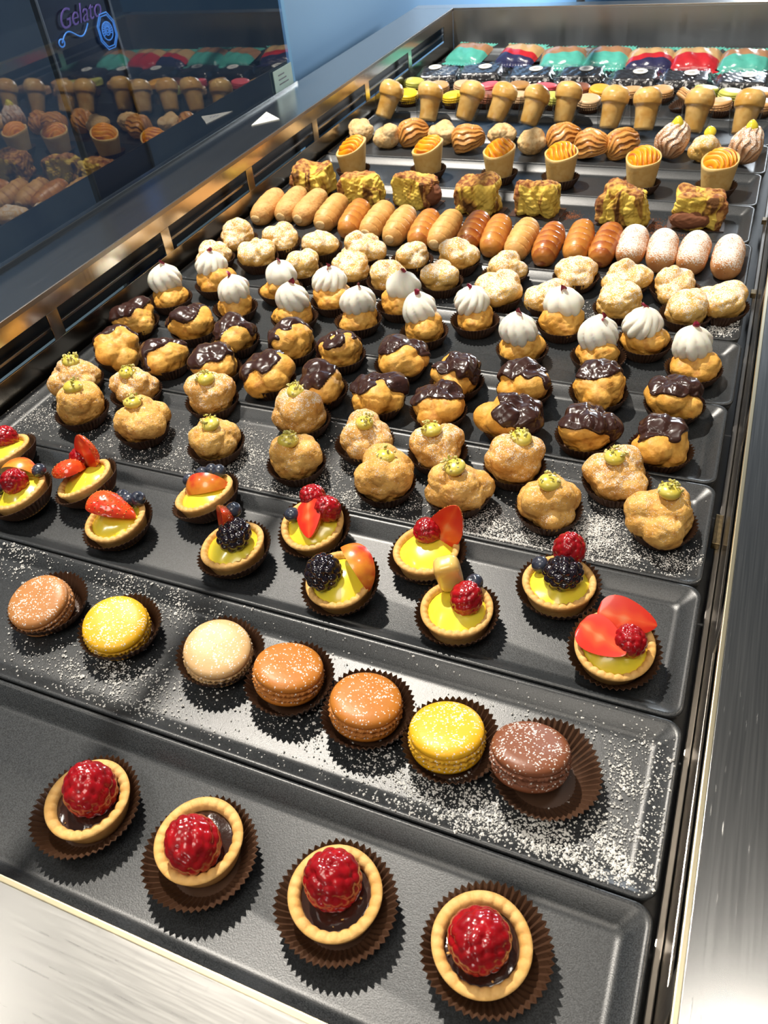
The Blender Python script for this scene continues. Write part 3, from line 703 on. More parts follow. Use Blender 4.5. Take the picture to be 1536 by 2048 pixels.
# ---- fruit tarts
FT = [  # px, py, tiltx, tilty, description, fruit list (kind, u, v, extra)
    (8, 905, 0.0, -0.26, 'topped by a raspberry, cut by the left frame edge, furthest back', [('r', 0.05, 0.35, 0), ('b', -0.45, 0.0, 0), ('b', -0.4, 0.5, 0)]),
    (38, 985, 0.05, -0.22, 'with a raspberry over custard, peach slice behind, at the left frame edge', [('r', 0.1, 0.05, 1), ('p', -0.35, 0.75, 0), ('b', 0.6, 0.75, 0), ('b', -0.62, 0.25, 0), ('b', -0.6, -0.3, 0)]),
    (170, 962, 0.05, -0.30, 'with two pointed strawberry halves, one upright, and a raspberry', [('s', -0.45, -0.05, 3), ('s', 0.10, 0.55, 4), ('r', -0.42, 0.72, 0), ('b', -0.38, 0.38, 0)]),
    (232, 1037, 0.10, -0.05, 'with a large strawberry half in front of three blueberries', [('s', -0.15, 0.10, 5), ('b', -0.05, 0.72, 0), ('b', 0.28, 0.62, 0), ('b', 0.55, 0.75, 0)]),
    (408, 988, 0.0, -0.24, 'with a red peach slice across a row of blueberries', [('p', -0.02, 0.05, 1), ('b', -0.35, 0.65, 0), ('b', -0.05, 0.8, 0), ('b', 0.3, 0.75, 0), ('b', -0.65, 0.3, 0)]),
    (465, 1090, 0.05, -0.10, 'with a blackberry, upright strawberry slice and one blueberry', [('k', 0.18, 0.05, 0), ('s', -0.42, 0.35, 6), ('b', -0.06, 0.72, 2)]),
    (627, 1048, 0.20, -0.03, 'with two raspberries, a strawberry wedge and one blueberry', [('r', -0.2, 0.72, 0), ('r', 0.45, 0.4, 0), ('s', 0.02, -0.02, 7), ('b', -0.62, 0.0, 0)]),
    (680, 1160, 0.16, -0.10, 'with a blackberry beside a peach slice', [('k', -0.32, -0.12, 1), ('p', 0.40, 0.50, 2)]),
    (852, 1098, 0.02, -0.08, 'with one raspberry and an upright strawberry slice at its right', [('r', -0.05, 0.42, 2), ('s', 0.55, 0.45, 8)]),
    (913, 1215, 0.02, -0.05, 'with a tall pale peach chunk, raspberry and blueberry', [('m', -0.38, 0.62, 0), ('r', 0.28, 0.12, 1), ('b', 0.28, 0.78, 0)]),
    (1118, 1162, 0.02, -0.03, 'with an upright raspberry, blackberry and blueberry', [('k', 0.10, -0.02, 0), ('r', 0.10, 0.78, 3), ('b', -0.60, 0.25, 0)]),
    (1230, 1290, 0.18, 0.04, 'with two cut strawberry halves and a raspberry, nearest the right rim', [('s', 0.02, 0.60, 9), ('s', -0.42, -0.10, 10), ('r', 0.32, 0.02, 0)])]
ROTS = {3: (math.pi + 0.3, 0.0, math.pi - 0.1), 4: (1.2, -1.2, 0.2), 5: (math.pi - 0.5, 0.2, 0.0), 6: (math.pi / 2 - 0.4, -0.9, -0.5), 7: (0.35, 0.25, -1.2),
        8: (math.pi / 2 - 0.5, -1.1, 0.35), 9: (0.55, 0.05, 0.05), 10: (0.35, -0.1, -0.45)}
R0, H0 = 0.0265, 0.0205
ftsh = [tart_mesh(R0, H0 - 0.002, 50 + s, 0.0052, 28) for s in range(4)]
for i, (px, py, ax, ay, desc, fr) in enumerate(FT):
    x, y = at(px, py, BASE + H0); lift = 0.019 * (abs(ax) + abs(ay)) * 0.9
    x -= ay * H0; y += ax * H0 * 0.5
    t = thing('fruit_tart', 'custard tart ' + desc, 'tart', (x, y, BASE + lift), (ax, ay, 0), 'fruit tarts on the third tray')
    part('paper_cup', CUPS['tart'][i % 2], t, rot=(0, 0, i * 0.7))
    part('pastry_shell', ftsh[i % 4], t, (0, 0, 0.001), (0, 0, i * 1.1))
    part('custard', disc_fill('custard', R0 * 0.82, 0.0168, 0.0075, i, M['custard'], 0.0006), t)
    nf = {'r': 0, 'b': 0, 's': 0}
    for kind, u, v, ex in fr:
        lx, ly = u * R0, v * R0
        if kind == 'r':
            big = {0: 1.0, 1: 1.1, 2: 1.0, 3: 1.1}[ex]; rot = (0.5, 0.3 * u, i * 0.9 + u) if ex != 3 else (-0.1, 0.1, 0.5)
            if ex == 2: rot = (-1.9, 0.1, 0)
            part('raspberry', RASP[(i + int(10 * abs(u))) % 3], t, (lx, ly, 0.0285 + (0.005 if ex == 3 else 0)), rot, (big, big, big * (1.05 if ex == 3 else 1)))
        elif kind == 'k':
            part('blackberry', BLACK[ex], t, (lx, ly, 0.030), (0.4, 0.5 * u, i))
        elif kind == 'b':
            part('blueberry', BLUE, t, (lx, ly, 0.0265 if ex != 2 else 0.040), (rr_.uniform(-0.9, 0.9), rr_.uniform(-0.9, 0.9), 0), (1.0,) * 3)
        elif kind == 's':
            zz = {3: 0.028, 4: 0.036, 5: 0.027, 6: 0.034, 7: 0.031, 8: 0.034, 9: 0.030, 10: 0.030}[ex]
            sc_ = {3: 0.95, 4: 0.9, 5: 1.12, 6: 1.0, 7: 0.85, 8: 1.0, 9: 0.98, 10: 0.92}[ex]
            add_straw(t, (lx, ly, zz), ROTS[ex], sc_)
        elif kind == 'p':
            rot = {0: (1.35, 0.0, 0.1), 1: (2.25, 0.0, 0.18), 2: (1.25, 0.25, -0.75)}[ex]
            off = {0: (0, -0.004, 0.018), 1: (0, 0.008, 0.016), 2: (0, -0.004, 0.020)}[ex]
            add_peach(t, (lx + off[0], ly + off[1], off[2]), rot, (1.0, 1.0, 1.0))
        elif kind == 'm':
            V, F = superell(0.0095, 0.0085, 0.0155, 3.5, 4); V = V * (1 + 0.05 * wav(V * 200, 3, 1.0))[:, None]
            part('peach_chunk', mesh('peach_chunk', V, F, M['peachflesh']), t, (lx, ly, 0.036), (0.15, -0.15, 0.4))

# ---- pistachio puffs
PP = [(150, 748), (158, 806), (268, 768), (280, 838), (420, 785), (427, 872), (603, 822), (590, 908), (728, 868), (768, 948), (874, 886), (915, 968), (1030, 914), (1099, 998), (1236, 945), (1326, 1026)]
PD = ['back row, leftmost, its top cream flecked with nuts', 'front row, leftmost, directly in front of another', 'back row, second from left, narrow with cream cap', 'front row, second from left, with wide flat cream patch',
      'back row, third from left, broad and lumpy', 'front row, third from left, smooth domed with oval cream', 'back row, beside the fifth chocolate puff, leaning left', 'front row, three lobed with tall olive cream blob',
      'back row, round with powdery right side', 'front row, lumpy with nuts hiding the cream', 'back row, tall with heavily sugared right lobe', 'front row, three lobed with upright round cream drop',
      'back row, cream nearly hidden by chopped nuts, sugared right half', 'front row, smooth, second from right with shiny cream ball', 'back row, rightmost, large yellow cream disc and nut flakes', 'front row, rightmost, split front lobe in open cup']
M['pistlist'] = None
for i, ((px, py), d) in enumerate(zip(PP, PD)):
    R = 0.0272 * (1 + 0.04 * math.sin(i * 2.3)); x, y = at(px, py, BASE + 0.024)
    t = thing('pistachio_cream_puff', 'pistachio topped cream puff, ' + d, 'cream puff', (x, y, BASE), (0, 0, 0), 'pistachio cream puffs')
    part('paper_cup', CUPS['puff'][i % 3], t, rot=(0, 0, i * 0.9))
    me, f, place = puff_mesh(100 + i, R, 'choux_bun', M['choux_light_dust'] if i % 2 else M['choux_dusted'], flat=0.90, peak=0.04, nlobe=(6, 8, 5, 7)[i % 4])
    zc = 0.002 + R * 0.62
    part('choux_bun', me, t, (0, 0, zc))
    ax = np.array([[0.18 * math.sin(i * 1.7), 0.12 * math.cos(i * 2.1) - 0.05, 1.0]]); ax /= np.linalg.norm(ax)
    tp = place(ax, f(ax))[0]
    D, F = ico(4)
    bl = D * np.array([0.0092, 0.0085, 0.0058]) * (1 + 0.05 * wav(D, i, 2.2))[:, None]
    part('pistachio_cream', mesh('pistachio_cream', bl, F, M['pist']), t, (tp[0], tp[1], zc + tp[2] + 0.001), (0.1, 0.1, i))
    part('chopped_pistachios', crumbs_mesh('chopped_pistachios', 22 if i % 4 != 1 else 12, 0.0092, 0.0020, M['nut'], 200 + i, 0.0022, 0.0058), t, (tp[0] - 0.001 + 0.002 * math.sin(i), tp[1] + 0.0015, zc + tp[2] + 0.0008), (0, 0, i))

# ---- chocolate puffs
CP = [(268, 634, 160), (235, 694, 150), (385, 645, 150), (330, 708, 170), (468, 668, 120), (430, 727, 160), (580, 682, 140), (537, 745, 165), (680, 696, 130), (642, 765, 160),
      (800, 714, 110), (754, 786, 120), (912, 748, 60), (876, 806, 100), (1050, 762, 100), (1020, 832, 10), (1198, 770, 70), (1172, 854, 60), (1350, 792, 60), (1324, 882, 120)]
for i, (px, py, az) in enumerate(CP):
    R = 0.0275 * (1 + 0.04 * math.sin(i * 1.3)); x, y = at(px, py, BASE + 0.023)
    row, ii = ('back', i // 2) if i % 2 == 0 else ('front', i // 2)
    t = thing('chocolate_cream_puff', 'chocolate glazed cream puff in brown cup, %s row, %s' % (row, rank(ii, 10)), 'cream puff', (x, y, BASE), (0, 0, 0), 'chocolate glazed cream puffs')
    part('paper_cup', CUPS['puff'][i % 3], t, rot=(0.0, 0.0, i))
    me, f, place = puff_mesh(300 + i, R, 'choux_bun', M['choux_gold'], flat=0.86, nlobe=6 + i % 3)
    zc = 0.002 + R * 0.60; part('choux_bun', me, t, (0, 0, zc))
    a = math.radians(az); tilt = math.radians(44 + 10 * math.sin(i)); axd = np.array([math.cos(a) * math.sin(tilt), math.sin(a) * math.sin(tilt), math.cos(tilt)])
    D, F = ico(6 if i > 9 else 5)
    c = D @ axd; edge = 0.27 + 0.24 * wav(D, 400 + i, 3.2) + 0.14 * wav(D, 430 + i, 8)
    cov = sstep(edge - 0.035, edge + 0.035, c)
    e1 = np.cross(axd, [0, 1, 0.2]); e1 /= np.linalg.norm(e1); e2 = np.cross(axd, e1)
    sw = np.sin((D @ e1) * 15 + 3.0 * np.sin((D @ e2) * 2.3 + i) + i) * 0.5 + 0.5
    r = f(D); rs = r.copy()
    rg = r * (1 - 0.045 * (1 - cov)) + cov * (0.0015 + 0.0013 * sw ** 1.5 + 0.0004 * wav(D, i, 7))
    keep = cov > 0.02; Fk = F[keep[F].any(1)]
    idx = np.unique(Fk); mp = -np.ones(len(D), int); mp[idx] = np.arange(len(idx))
    part('chocolate_glaze', mesh('chocolate_glaze', place(D, rg)[idx], mp[Fk], M['glaze']), t, (0, 0, zc))

# ---- whipped cream puffs
WC = [(340, 590, 335, 545), (432, 560, 428, 518), (470, 608, 466, 577), (560, 572, 561, 543), (588, 628, 585, 594), (665, 592, 665, 548), (716, 632, 716, 598), (800, 602, 806, 566), (848, 655, 840, 616),
      (950, 632, 945, 592), (1045, 690, 1038, 656), (1125, 640, 1127, 600), (1197, 704, 1198, 664), (1290, 676, 1285, 642), (1388, 728, 1388, 680)]
WROW = ['back row, leftmost, nearest the left wall', 'back row, second from left, tall petal', 'front row, leftmost, small swirl leaning left', 'back row, third from left', 'front row, second from left, dark petal sunk on top',
        'back row, fourth from left, tall narrow swirl', 'front row, third from left, upright dark petal', 'back row, fifth, pointed tip with petal shred', 'front row, fourth from left, bright red petal', 'back row, sixth, onion shaped swirl with petal',
        'front row, fifth, petal at its left side', 'back row, second from right, ruffled cream', 'front row, second from right, small pink petal', 'back row, rightmost, large dark petal standing on it', 'front row, rightmost, wide smooth cream and red petal']
def cream_mesh(seed, R, H, n, twist):
    nu, nv = n * 8, 30; th = np.linspace(0, 2 * math.pi, nu, endpoint=False); V = []
    rnd = np.random.RandomState(seed); lean = rnd.uniform(-0.12, 0.12, 2)
    for j in range(nv):
        q = j / (nv - 1); ph = -0.75 + q * (math.pi / 2 + 0.75)
        r = max(R * math.cos(ph) ** 0.85 * (1 - 0.10 * q), 0.0002); amp = 0.15 * (1 - q ** 4)
        ridge = np.abs(np.sin((th + twist * q) * n / 2)) ** 0.55
        rr = r * (1 - amp + amp * 1.25 * ridge) * (1 + 0.05 * np.sin(2 * th + seed) + 0.035 * np.sin(5 * th + seed * 2 + q * 6))
        z = H * 0.86 * (math.sin(ph) + 0.68) / 1.68 + H * 0.14 * q ** 9 - 0.0022 * ridge * (1 - q) - (0.003 * (1 - q) * (0.5 + 0.5 * np.sin(3 * th + seed)))
        V.append(np.stack([rr * np.cos(th) + lean[0] * H * q * q, rr * np.sin(th) + lean[1] * H * q * q, z], 1))
    return mesh('whipped_cream', np.concatenate(V), grid(nu, nv), M['cream'])
def petal_mesh(seed):
    nx, ny = 9, 7; V = []
    for j in range(ny):
        for i in range(nx):
            u = i / (nx - 1) * 2 - 1; v = j / (ny - 1)
            w = 0.0036 * math.sin(math.pi * (v * 0.85 + 0.12)) ** 0.8
            V.append((u * w, 0.0022 * u * u + 0.0015 * math.sin(v * 5 + seed), v * 0.009))
    me = mesh('rose_petal', V, grid(nx, ny, False), M['petal']); return me
for i, ((px, py, qx, qy), d) in enumerate(zip(WC, WROW)):
    R = 0.0250 * (1 + 0.05 * math.sin(i * 1.9)); x, y = at(px, py, BASE + 0.019)
    t = thing('whipped_cream_puff', 'whipped cream topped puff, ' + d, 'cream puff', (x, y, BASE), (0, 0, 0), 'whipped cream puffs')
    part('paper_cup', CUPS['puff'][(i + 1) % 3], t, rot=(0, 0, i * 1.4))
    me, f, place = puff_mesh(500 + i, R, 'choux_bun', M['choux_gold'], flat=0.82, nlobe=5 + i % 3, depth=0.9)
    zc = 0.001 + R * 0.58; part('choux_bun', me, t, (0, 0, zc))
    zt = zc + R * 0.50
    cm = cream_mesh(i, 0.0205 + 0.0012 * math.sin(i * 3.1), (0.0300, 0.0265, 0.0285, 0.0260)[i % 4], (9, 11, 10, 8)[i % 4], (1.0, -0.8, 0.4, 0.15)[i % 4])
    cx2, cy2 = at(qx, qy, BASE + zt + 0.010); ox, oy = max(-0.006, min(0.006, cx2 - x)), max(-0.006, min(0.006, cy2 - y))
    part('whipped_cream', cm, t, (ox, oy, zt), (0, 0, i))
    H = (0.0300, 0.0265, 0.0285, 0.0260)[i % 4]
    part('rose_petal', petal_mesh(i), t, (ox + 0.001, oy - 0.001, zt + H - 0.0045), (0.25 * math.sin(i * 2), 0.5 * math.sin(i * 1.3), i * 0.9))

# ---- sugared puffs
SP = [(474, 470, 'b'), (561, 477, 'b'), (642, 486, 'b'), (725, 500, 'b'), (824, 510, 'b'), (916, 512, 'b'), (1010, 536, 'b'), (1153, 542, 'b'), (1250, 556, 'b'), (1351, 566, 'b'), (1446, 602, 'b'),
      (428, 508, 'f'), (515, 508, 'f'), (603, 530, 'f'), (703, 537, 'f'), (778, 552, 'f'), (882, 552, 'f'), (998, 580, 'f'), (1098, 592, 'f'), (1236, 604, 'f'), (1373, 616, 'f')]
for i, (px, py, rw) in enumerate(SP):
    R = 0.0270 * (1 + 0.05 * math.sin(i * 2.7)); x, y = at(px, py, BASE + 0.021)
    n = 11 if rw == 'b' else 10; ii = i if rw == 'b' else i - 11
    t = thing('sugared_cream_puff', 'sugar dusted cream puff, %s row, %s' % ('back' if rw == 'b' else 'front', rank(ii, n)), 'cream puff', (x, y, BASE), (0, 0, 0), 'sugar dusted cream puffs')
    part('paper_cup', CUPS['puff'][(i + 2) % 3], t, rot=(0, 0, i * 0.6))
    me, f, place = puff_mesh(600 + i, R, 'choux_bun', M['choux_sugared'], flat=0.84, nlobe=5 + i % 3, peak=0.20 if i % 3 != 1 else 0.0)
    part('choux_bun', me, t, (0, 0, 0.002 + R * 0.60), (0.1 * math.sin(i), 0.1 * math.cos(i), 0))

# ---- pastry horns (cream rolls)
def roll_mesh(seed, L, R, turns, material, plain=False):
    nu, nv = 48, 90; th = np.linspace(0, 2 * math.pi, nu, endpoint=False); V = []; K = []
    rnd = np.random.RandomState(seed)
    for j in range(nv):
        q = j / (nv - 1); s = abs(q * 2 - 1)
        env = (1 - s ** 5) ** 0.42 if s < 1 else 0.0
        env = max(env, 0.02) * (0.93 + 0.07 * math.sin(math.pi * q))
        phase = (q * turns + th / (2 * math.pi)) % 1.0
        step = (0.12 if not plain else 0.05) * (phase ** 0.7 - 0.6) * (s < 0.97)
        rr = R * env * (1 + step) + R * 0.02 * np.sin(th * 3 + q * 9 + seed) * env
        V.append(np.stack([rr * np.cos(th), (q - 0.5) * L + 0.0 * th, rr * np.sin(th)], 1)); K.append(phase * 0.8 + 0.2 * (np.sin(th + 2) * 0.5 + 0.5))
    P = np.concatenate(V); K = np.concatenate(K) + 0.12 * wav(P * 300, seed, 1.0)
    return mesh('pastry_roll', P, grid(nu, nv), material, k=np.clip(K, 0, 1))
HM = [mat('horn_golden', (1, 1, 1), 0.5, vary=(0.86, 0.80, 0.74), scale=70, attr=[(0, (0.38, 0.15, 0.03)), (0.3, (0.72, 0.40, 0.12)), (1, (0.76, 0.44, 0.14))], bump=0.5, bscale=300),
      mat('horn_browned', (1, 1, 1), 0.32, vary=(0.78, 0.66, 0.58), scale=60, coat=0.25, attr=[(0, (0.62, 0.30, 0.07)), (0.3, (0.60, 0.24, 0.045)), (0.75, (0.40, 0.11, 0.02)), (1, (0.32, 0.08, 0.018))], bump=0.3, bscale=260),
      mat('horn_amber', (1, 1, 1), 0.36, vary=(0.88, 0.76, 0.66), scale=60, coat=0.2, attr=[(0, (0.66, 0.32, 0.07)), (0.5, (0.62, 0.27, 0.05)), (1, (0.46, 0.15, 0.03))], bump=0.3, bscale=260),
      mat('horn_rough', (0.66, 0.34, 0.10), 0.65, vary=(0.74, 0.44, 0.16), dark=(0.52, 0.22, 0.06), scale=60, bump=1.0, bscale=420),
      mat('horn_sugared', (0.50, 0.20, 0.06), 0.6, vary=(0.64, 0.33, 0.13), scale=70, bump=0.5, bscale=300, dust=(0.95, 1100))]
# px,py = middle of the roll's top, style, yaw (radians, from the depth direction)
HP = [(533, 412, 3, -0.62), (580, 408, 3, -0.60), (618, 413, 3, -0.58), (660, 424, 0, -0.55), (706, 436, 2, -0.45), (752, 440, 0, -0.48), (797, 450, 0, -0.46), (846, 458, 2, -0.42), (888, 459, 0, -0.42),
      (945, 462, 1, -0.38), (990, 470, 2, -0.38), (1042, 478, 0, -0.38), (1096, 487, 1, -0.30), (1157, 482, 2, -0.27), (1211, 488, 1, -0.25), (1265, 488, 4, -0.22), (1325, 497, 4, -0.20), (1388, 502, 4, -0.14), (1457, 510, 4, -0.04)]
HD = {0: 'pale golden', 1: 'dark glossy browned', 2: 'amber ridged', 3: 'rough crusted', 4: 'icing sugar covered'}
for i, (px, py, st, yaw) in enumerate(HP):
    Rr = 0.0168 if st != 4 else 0.0180; L = 0.080 if st != 4 else 0.068
    x, y = at(px, py, BASE + Rr * 1.1)
    y = max(y, TR[7][2] + 0.018) + (0.004 if st != 4 else 0)
    t = thing('pastry_horn', '%s pastry roll, %s in the long row of rolls' % (HD[st], rank(i, 19)), 'pastry roll', (x, y, BASE), (0, 0, 0.05 * math.sin(i * 2.1)), 'pastry rolls in one long row')
    part('pastry_roll', roll_mesh(700 + i, L, Rr, 6.5 if st < 3 else 5, HM[st], plain=st >= 3), t, (0, 0, Rr * 0.95), (0.12, 0, 0))
    if st in (0, 3):
        D, F = ico(3); V = D * np.array([Rr * 0.42, 0.002, Rr * 0.36]) * (1 + 0.1 * wav(D, i, 3))[:, None]
        part('custard_filling', mesh('custard_filling', V, F, M['choux_pale']), t, (0, -L / 2 + 0.0005, Rr * 0.80))

# ---- marbled cake slices
def cake_mat(name, seed):
    m = mat(name, (0.78, 0.58, 0.10), 0.75, bump=0.9, bscale=380, spec=0.25)
    N = m.node_tree.nodes; L = m.node_tree.links; b = N['Principled BSDF']
    tcn = N.new('ShaderNodeTexCoord'); mp = N.new('ShaderNodeMapping'); mp.inputs['Location'].default_value = (seed, seed * 2, 0); mp.inputs['Scale'].default_value = (46, 30, 14)
    n = N.new('ShaderNodeTexNoise'); n.inputs['Scale'].default_value = 1.0; n.inputs['Detail'].default_value = 3; n.inputs['Distortion'].default_value = 1.2
    L.new(tcn.outputs['Object'], mp.inputs[0]); L.new(mp.outputs[0], n.inputs['Vector'])
    r = N.new('ShaderNodeValToRGB'); els = r.color_ramp.elements
    els[0].position = 0.36; els[0].color = (0.12, 0.05, 0.015, 1); els[1].position = 0.80; els[1].color = (0.80, 0.55, 0.10, 1)
    for p_, c_ in ((0.42, (0.40, 0.20, 0.04)), (0.47, (0.72, 0.50, 0.08)), (0.60, (0.84, 0.62, 0.12))):
        q_ = els.new(p_); q_.color = (*c_, 1)
    L.new(n.outputs['Fac'], r.inputs[0])
    a = N.new('ShaderNodeAttribute'); a.attribute_name = 'k'
    r2 = N.new('ShaderNodeValToRGB'); r2.color_ramp.elements[0].color = (1, 1, 1, 1); r2.color_ramp.elements[0].position = 0.45
    r2.color_ramp.elements[1].color = (0, 0, 0, 1); r2.color_ramp.elements[1].position = 0.62
    L.new(a.outputs['Fac'], r2.inputs[0])
    n2 = N.new('ShaderNodeTexNoise'); n2.inputs['Scale'].default_value = 130; n2.inputs['Detail'].default_value = 4
    L.new(tcn.outputs['Object'], n2.inputs['Vector'])
    r3 = N.new('ShaderNodeValToRGB'); r3.color_ramp.elements[0].position = 0.42; r3.color_ramp.elements[0].color = (0.25, 0.085, 0.03, 1)
    r3.color_ramp.elements[1].position = 0.60; r3.color_ramp.elements[1].color = (0.62, 0.33, 0.09, 1)
    L.new(n2.outputs['Fac'], r3.inputs[0])
    mx = N.new('ShaderNodeMix'); mx.data_type = 'RGBA'; L.new(r2.outputs[0], mx.inputs[0]); L.new(r3.outputs[0], mx.inputs[6]); L.new(r.outputs[0], mx.inputs[7])
    L.new(mx.outputs[2], b.inputs['Base Color'])
    return m
def cake_mesh(seed, material, a=0.031, b=0.021, c=0.0225):
    V, F = superell(a, b, c, 5.0, 6)
    N_ = V / np.linalg.norm(V, axis=1)[:, None]
    fold = np.abs(np.sin(V[:, 0] * 150 + 1.3 * np.sin(V[:, 2] * 90 + seed) + seed))
    side = sstep(0.25, 0.6, np.abs(V[:, 1]) / b) * (V[:, 1] < 0)
    d = 0.0040 * (fold - 0.5) * side + 0.0022 * wav(V * 150, seed, 1.0) + 0.0010 * wav(V * 420, seed + 1, 1.0) + 0.0006 * wav(V * 1100, seed + 2, 1.0)
    P = V + N_ * d[:, None]
    P[:, 2] += 0.0040 * wav(V * np.array([1, 1, 0]) * 90, seed + 3, 1.0) * sstep(0.3, 1, V[:, 2] / c)
    P[:, 0] *= 1 + 0.10 * (V[:, 2] / c) * (0.5 if seed % 2 else -0.5)
    P[:, 2] += c
    # browned crust: the top, the cocoa coated end
    top = sstep(0.75, 0.95, V[:, 2] / c) * 0.75; end = sstep(0.62, 0.8, (V[:, 0] / a) * (1 if seed % 2 else -1))
    k = np.clip(np.maximum(top + 0.22 * wav(V * 160, seed, 1.0) * (top > 0.2), end), 0, 1)
    return mesh('sponge', P, F, material, k=k)
CK = [(628, 362, 0.0, 'leftmost of the marbled cakes, against the left wall'), (722, 380, -0.05, 'second from the left, brown crusted top'), (832, 382, -0.12, 'third from the left with a dark right end'),
      (957, 396, -0.10, 'fourth, beside the cake with cocoa patch'), (1075, 398, -0.05, 'fifth, two humps with hollow middle'), (1248, 416, -0.18, 'second from the right, dark cocoa ball end at left'), (1396, 420, 0.05, 'rightmost, layered with dark chocolate front')]
for i, (px, py, yaw, d) in enumerate(CK):
    x, y = at(px, py, BASE + 0.020)
    t = thing('marbled_cake_slice', 'yellow and brown marbled cake slice, ' + d, 'cake', (x, y, BASE), (0, 0, yaw), 'marbled cake slices')
    part('cake_wrapper', bevel_mesh('cake_wrapper', [box(-0.036, 0.036, -0.019, 0.024, 0.0, 0.0008)], M['cup'], 0.0003), t)
    part('sponge', cake_mesh([0, 2, 1, 4, 6, 8, 3][i], cake_mat('marbled_sponge', i * 1.7)), t, (0, 0, 0.0008), (0, 0, 0))
    if i in (5, 6, 2):
        D, F = ico(5); sgn = {5: -1, 6: -1, 2: 1}[i]
        if i == 6: V = D * np.array([0.026, 0.009, 0.012])
        else: V = D * np.array([0.014, 0.015, 0.016])
        V = V * (1 + 0.05 * wav(D, i, 4) + 0.02 * wav(D, i, 20))[:, None]
        part('cocoa_biscuit', mesh('cocoa_biscuit', V, F, M['cocoa']), t, ((sgn * 0.026, 0.000, 0.0185) if i != 6 else (-0.008, -0.018, 0.0135)))

# ---- orange topped cones
CN = [(707, 340, 0.0, 'leftmost, slanted opening rising to the right'), (857, 340, 0.0, 'second from the left, flap folded up at right'), (998, 348, 0.0, 'third from the left'), (1120, 356, 0.0, 'third from the right, folded front lip'), (1281, 367, 0.0, 'second from the right, neat ridged top'), (1431, 374, 0.0, 'rightmost, most deeply browned ridges')]
def cone_meshes(seed, slant, az):
    nu = 72; th = np.linspace(0, 2 * math.pi, nu, endpoint=False); rb, rt_, h = 0.0180, 0.0248, 0.048
    top = h + 0.008 * slant * np.cos(th - az) + 0.0008 * np.sin(3 * th + seed)
    rows = [(0.0003, 0), (rb, 0)] + [(rb + (rt_ - rb) * t, t) for t in (0.15, 0.4, 0.7, 0.92, 1.0)]
    V = []
    for j, (r, q) in enumerate(rows):
        rr = r * (1 + 0.02 * np.sin(2 * th + seed)); zz = top * q if j > 1 else 0 * th
        V.append(np.stack([rr * np.cos(th), rr * np.sin(th), zz], 1))
    for r, dz in ((rt_ - 0.0012, 0.0010), (rt_ - 0.0030, 0.0002), (rt_ - 0.0036, -0.006), (0.0003, -0.008)):
        V.append(np.stack([r * np.cos(th), r * np.sin(th), top + dz], 1))
    shell = mesh('pastry_cone', np.concatenate(V), grid(nu, len(V)), M['cone'])
    D, F = ico(6); sel = D[:, 2] > -0.2
    P = D * np.array([rt_ - 0.0028, rt_ - 0.0028, 0.0135])
    a2 = 0.9 + 0.3 * math.sin(seed)
    u = P[:, 0] * math.cos(a2) + P[:, 1] * math.sin(a2); w = -P[:, 0] * math.sin(a2) + P[:, 1] * math.cos(a2)
    rid = np.abs(np.sin(u * 430 + 1.2 * np.sin(w * 160 + seed)))
    up = sstep(0.0, 0.35, D[:, 2])
    P[:, 2] += up * (0.0042 * rid ** 0.8 - 0.001)
    thp = np.arctan2(P[:, 1], P[:, 0]); rad = np.hypot(P[:, 0], P[:, 1]) / rt_
    P[:, 2] += h - 0.004 + 0.008 * slant * np.cos(thp - az) * rad
    k = np.clip(rid * 0.75 + 0.25 * wav(P * 230, seed, 1.0), 0, 1)
    return shell, mesh('orange_filling', P, F, M['orange'], k=k)
M['cone'] = mat('baked_cone', (0.72, 0.46, 0.15), 0.6, vary=(0.78, 0.55, 0.22), scale=45, dark=(0.66, 0.36, 0.09), bump=0.3, bscale=300)
M['orange'] = mat('browned_orange_filling', (1, 1, 1), 0.45, vary=(1, 0.88, 0.8), scale=80, coat=0.1, attr=[(0.0, (0.62, 0.17, 0.004)), (0.4, (0.92, 0.36, 0.004)), (0.75, (0.94, 0.42, 0.006)), (1.0, (0.45, 0.10, 0.008))])
for i, (px, py, _, d) in enumerate(CN):
    x, y = at(px, py, BASE + 0.012)
    t = thing('pastry_cone', 'pastry cone filled with browned orange cream, ' + d, 'filled pastry', (x, y, BASE), (0, 0, 0), 'orange topped pastry cones')
    part('paper_cup', CUPS['cone'][i % 2], t, rot=(0, 0, i))
    s1, s2 = cone_meshes(i + 1, (1.2, 1.0, 0.7, 0.5, 0.6, 0.7)[i], (0.7, 0.6, 1.0, 1.4, 1.5, 1.3)[i])
    part('pastry_cone_shell', s1, t, (0, 0, 0.0006)); part('orange_filling', s2, t, (0, 0, 0.0006))

# ---- shell pastries and round buns
def shell_mesh(seed, material):
    D, F = ico(6)
    # clam: wide low fan, point at -x end, layers run round from the hinge
    x, y, z = D[:, 0], D[:, 1], D[:, 2]
    P = np.stack([x * 0.0290, y * 0.0215 * (1 - 0.30 * x), z * 0.0235 * (1 - 0.22 * x)], 1)
    lay = np.arctan2(z + 0.25, y * 0.9 + 0.001) * 8.5 + 1.0 * np.sin(x * 3.2 + seed) + 0.5 * np.sin(x * 8)
    saw = (lay / (2 * math.pi) * 2.1) % 1.0
    d = 0.0034 * (saw ** 0.8) * (1 - 0.7 * np.abs(x) ** 4) + 0.0006 * wav(D, seed, 8)
    P = P + D * (d - 0.0015)[:, None]
    k = np.clip(saw * 0.9 + 0.1 * wav(D, seed, 5), 0, 1)
    P[:, 2] = np.where(P[:, 2] < -0.013, -0.013 + (P[:, 2] + 0.013) * 0.1, P[:, 2])
    return mesh('layered_shell', P, F, material, k=k)
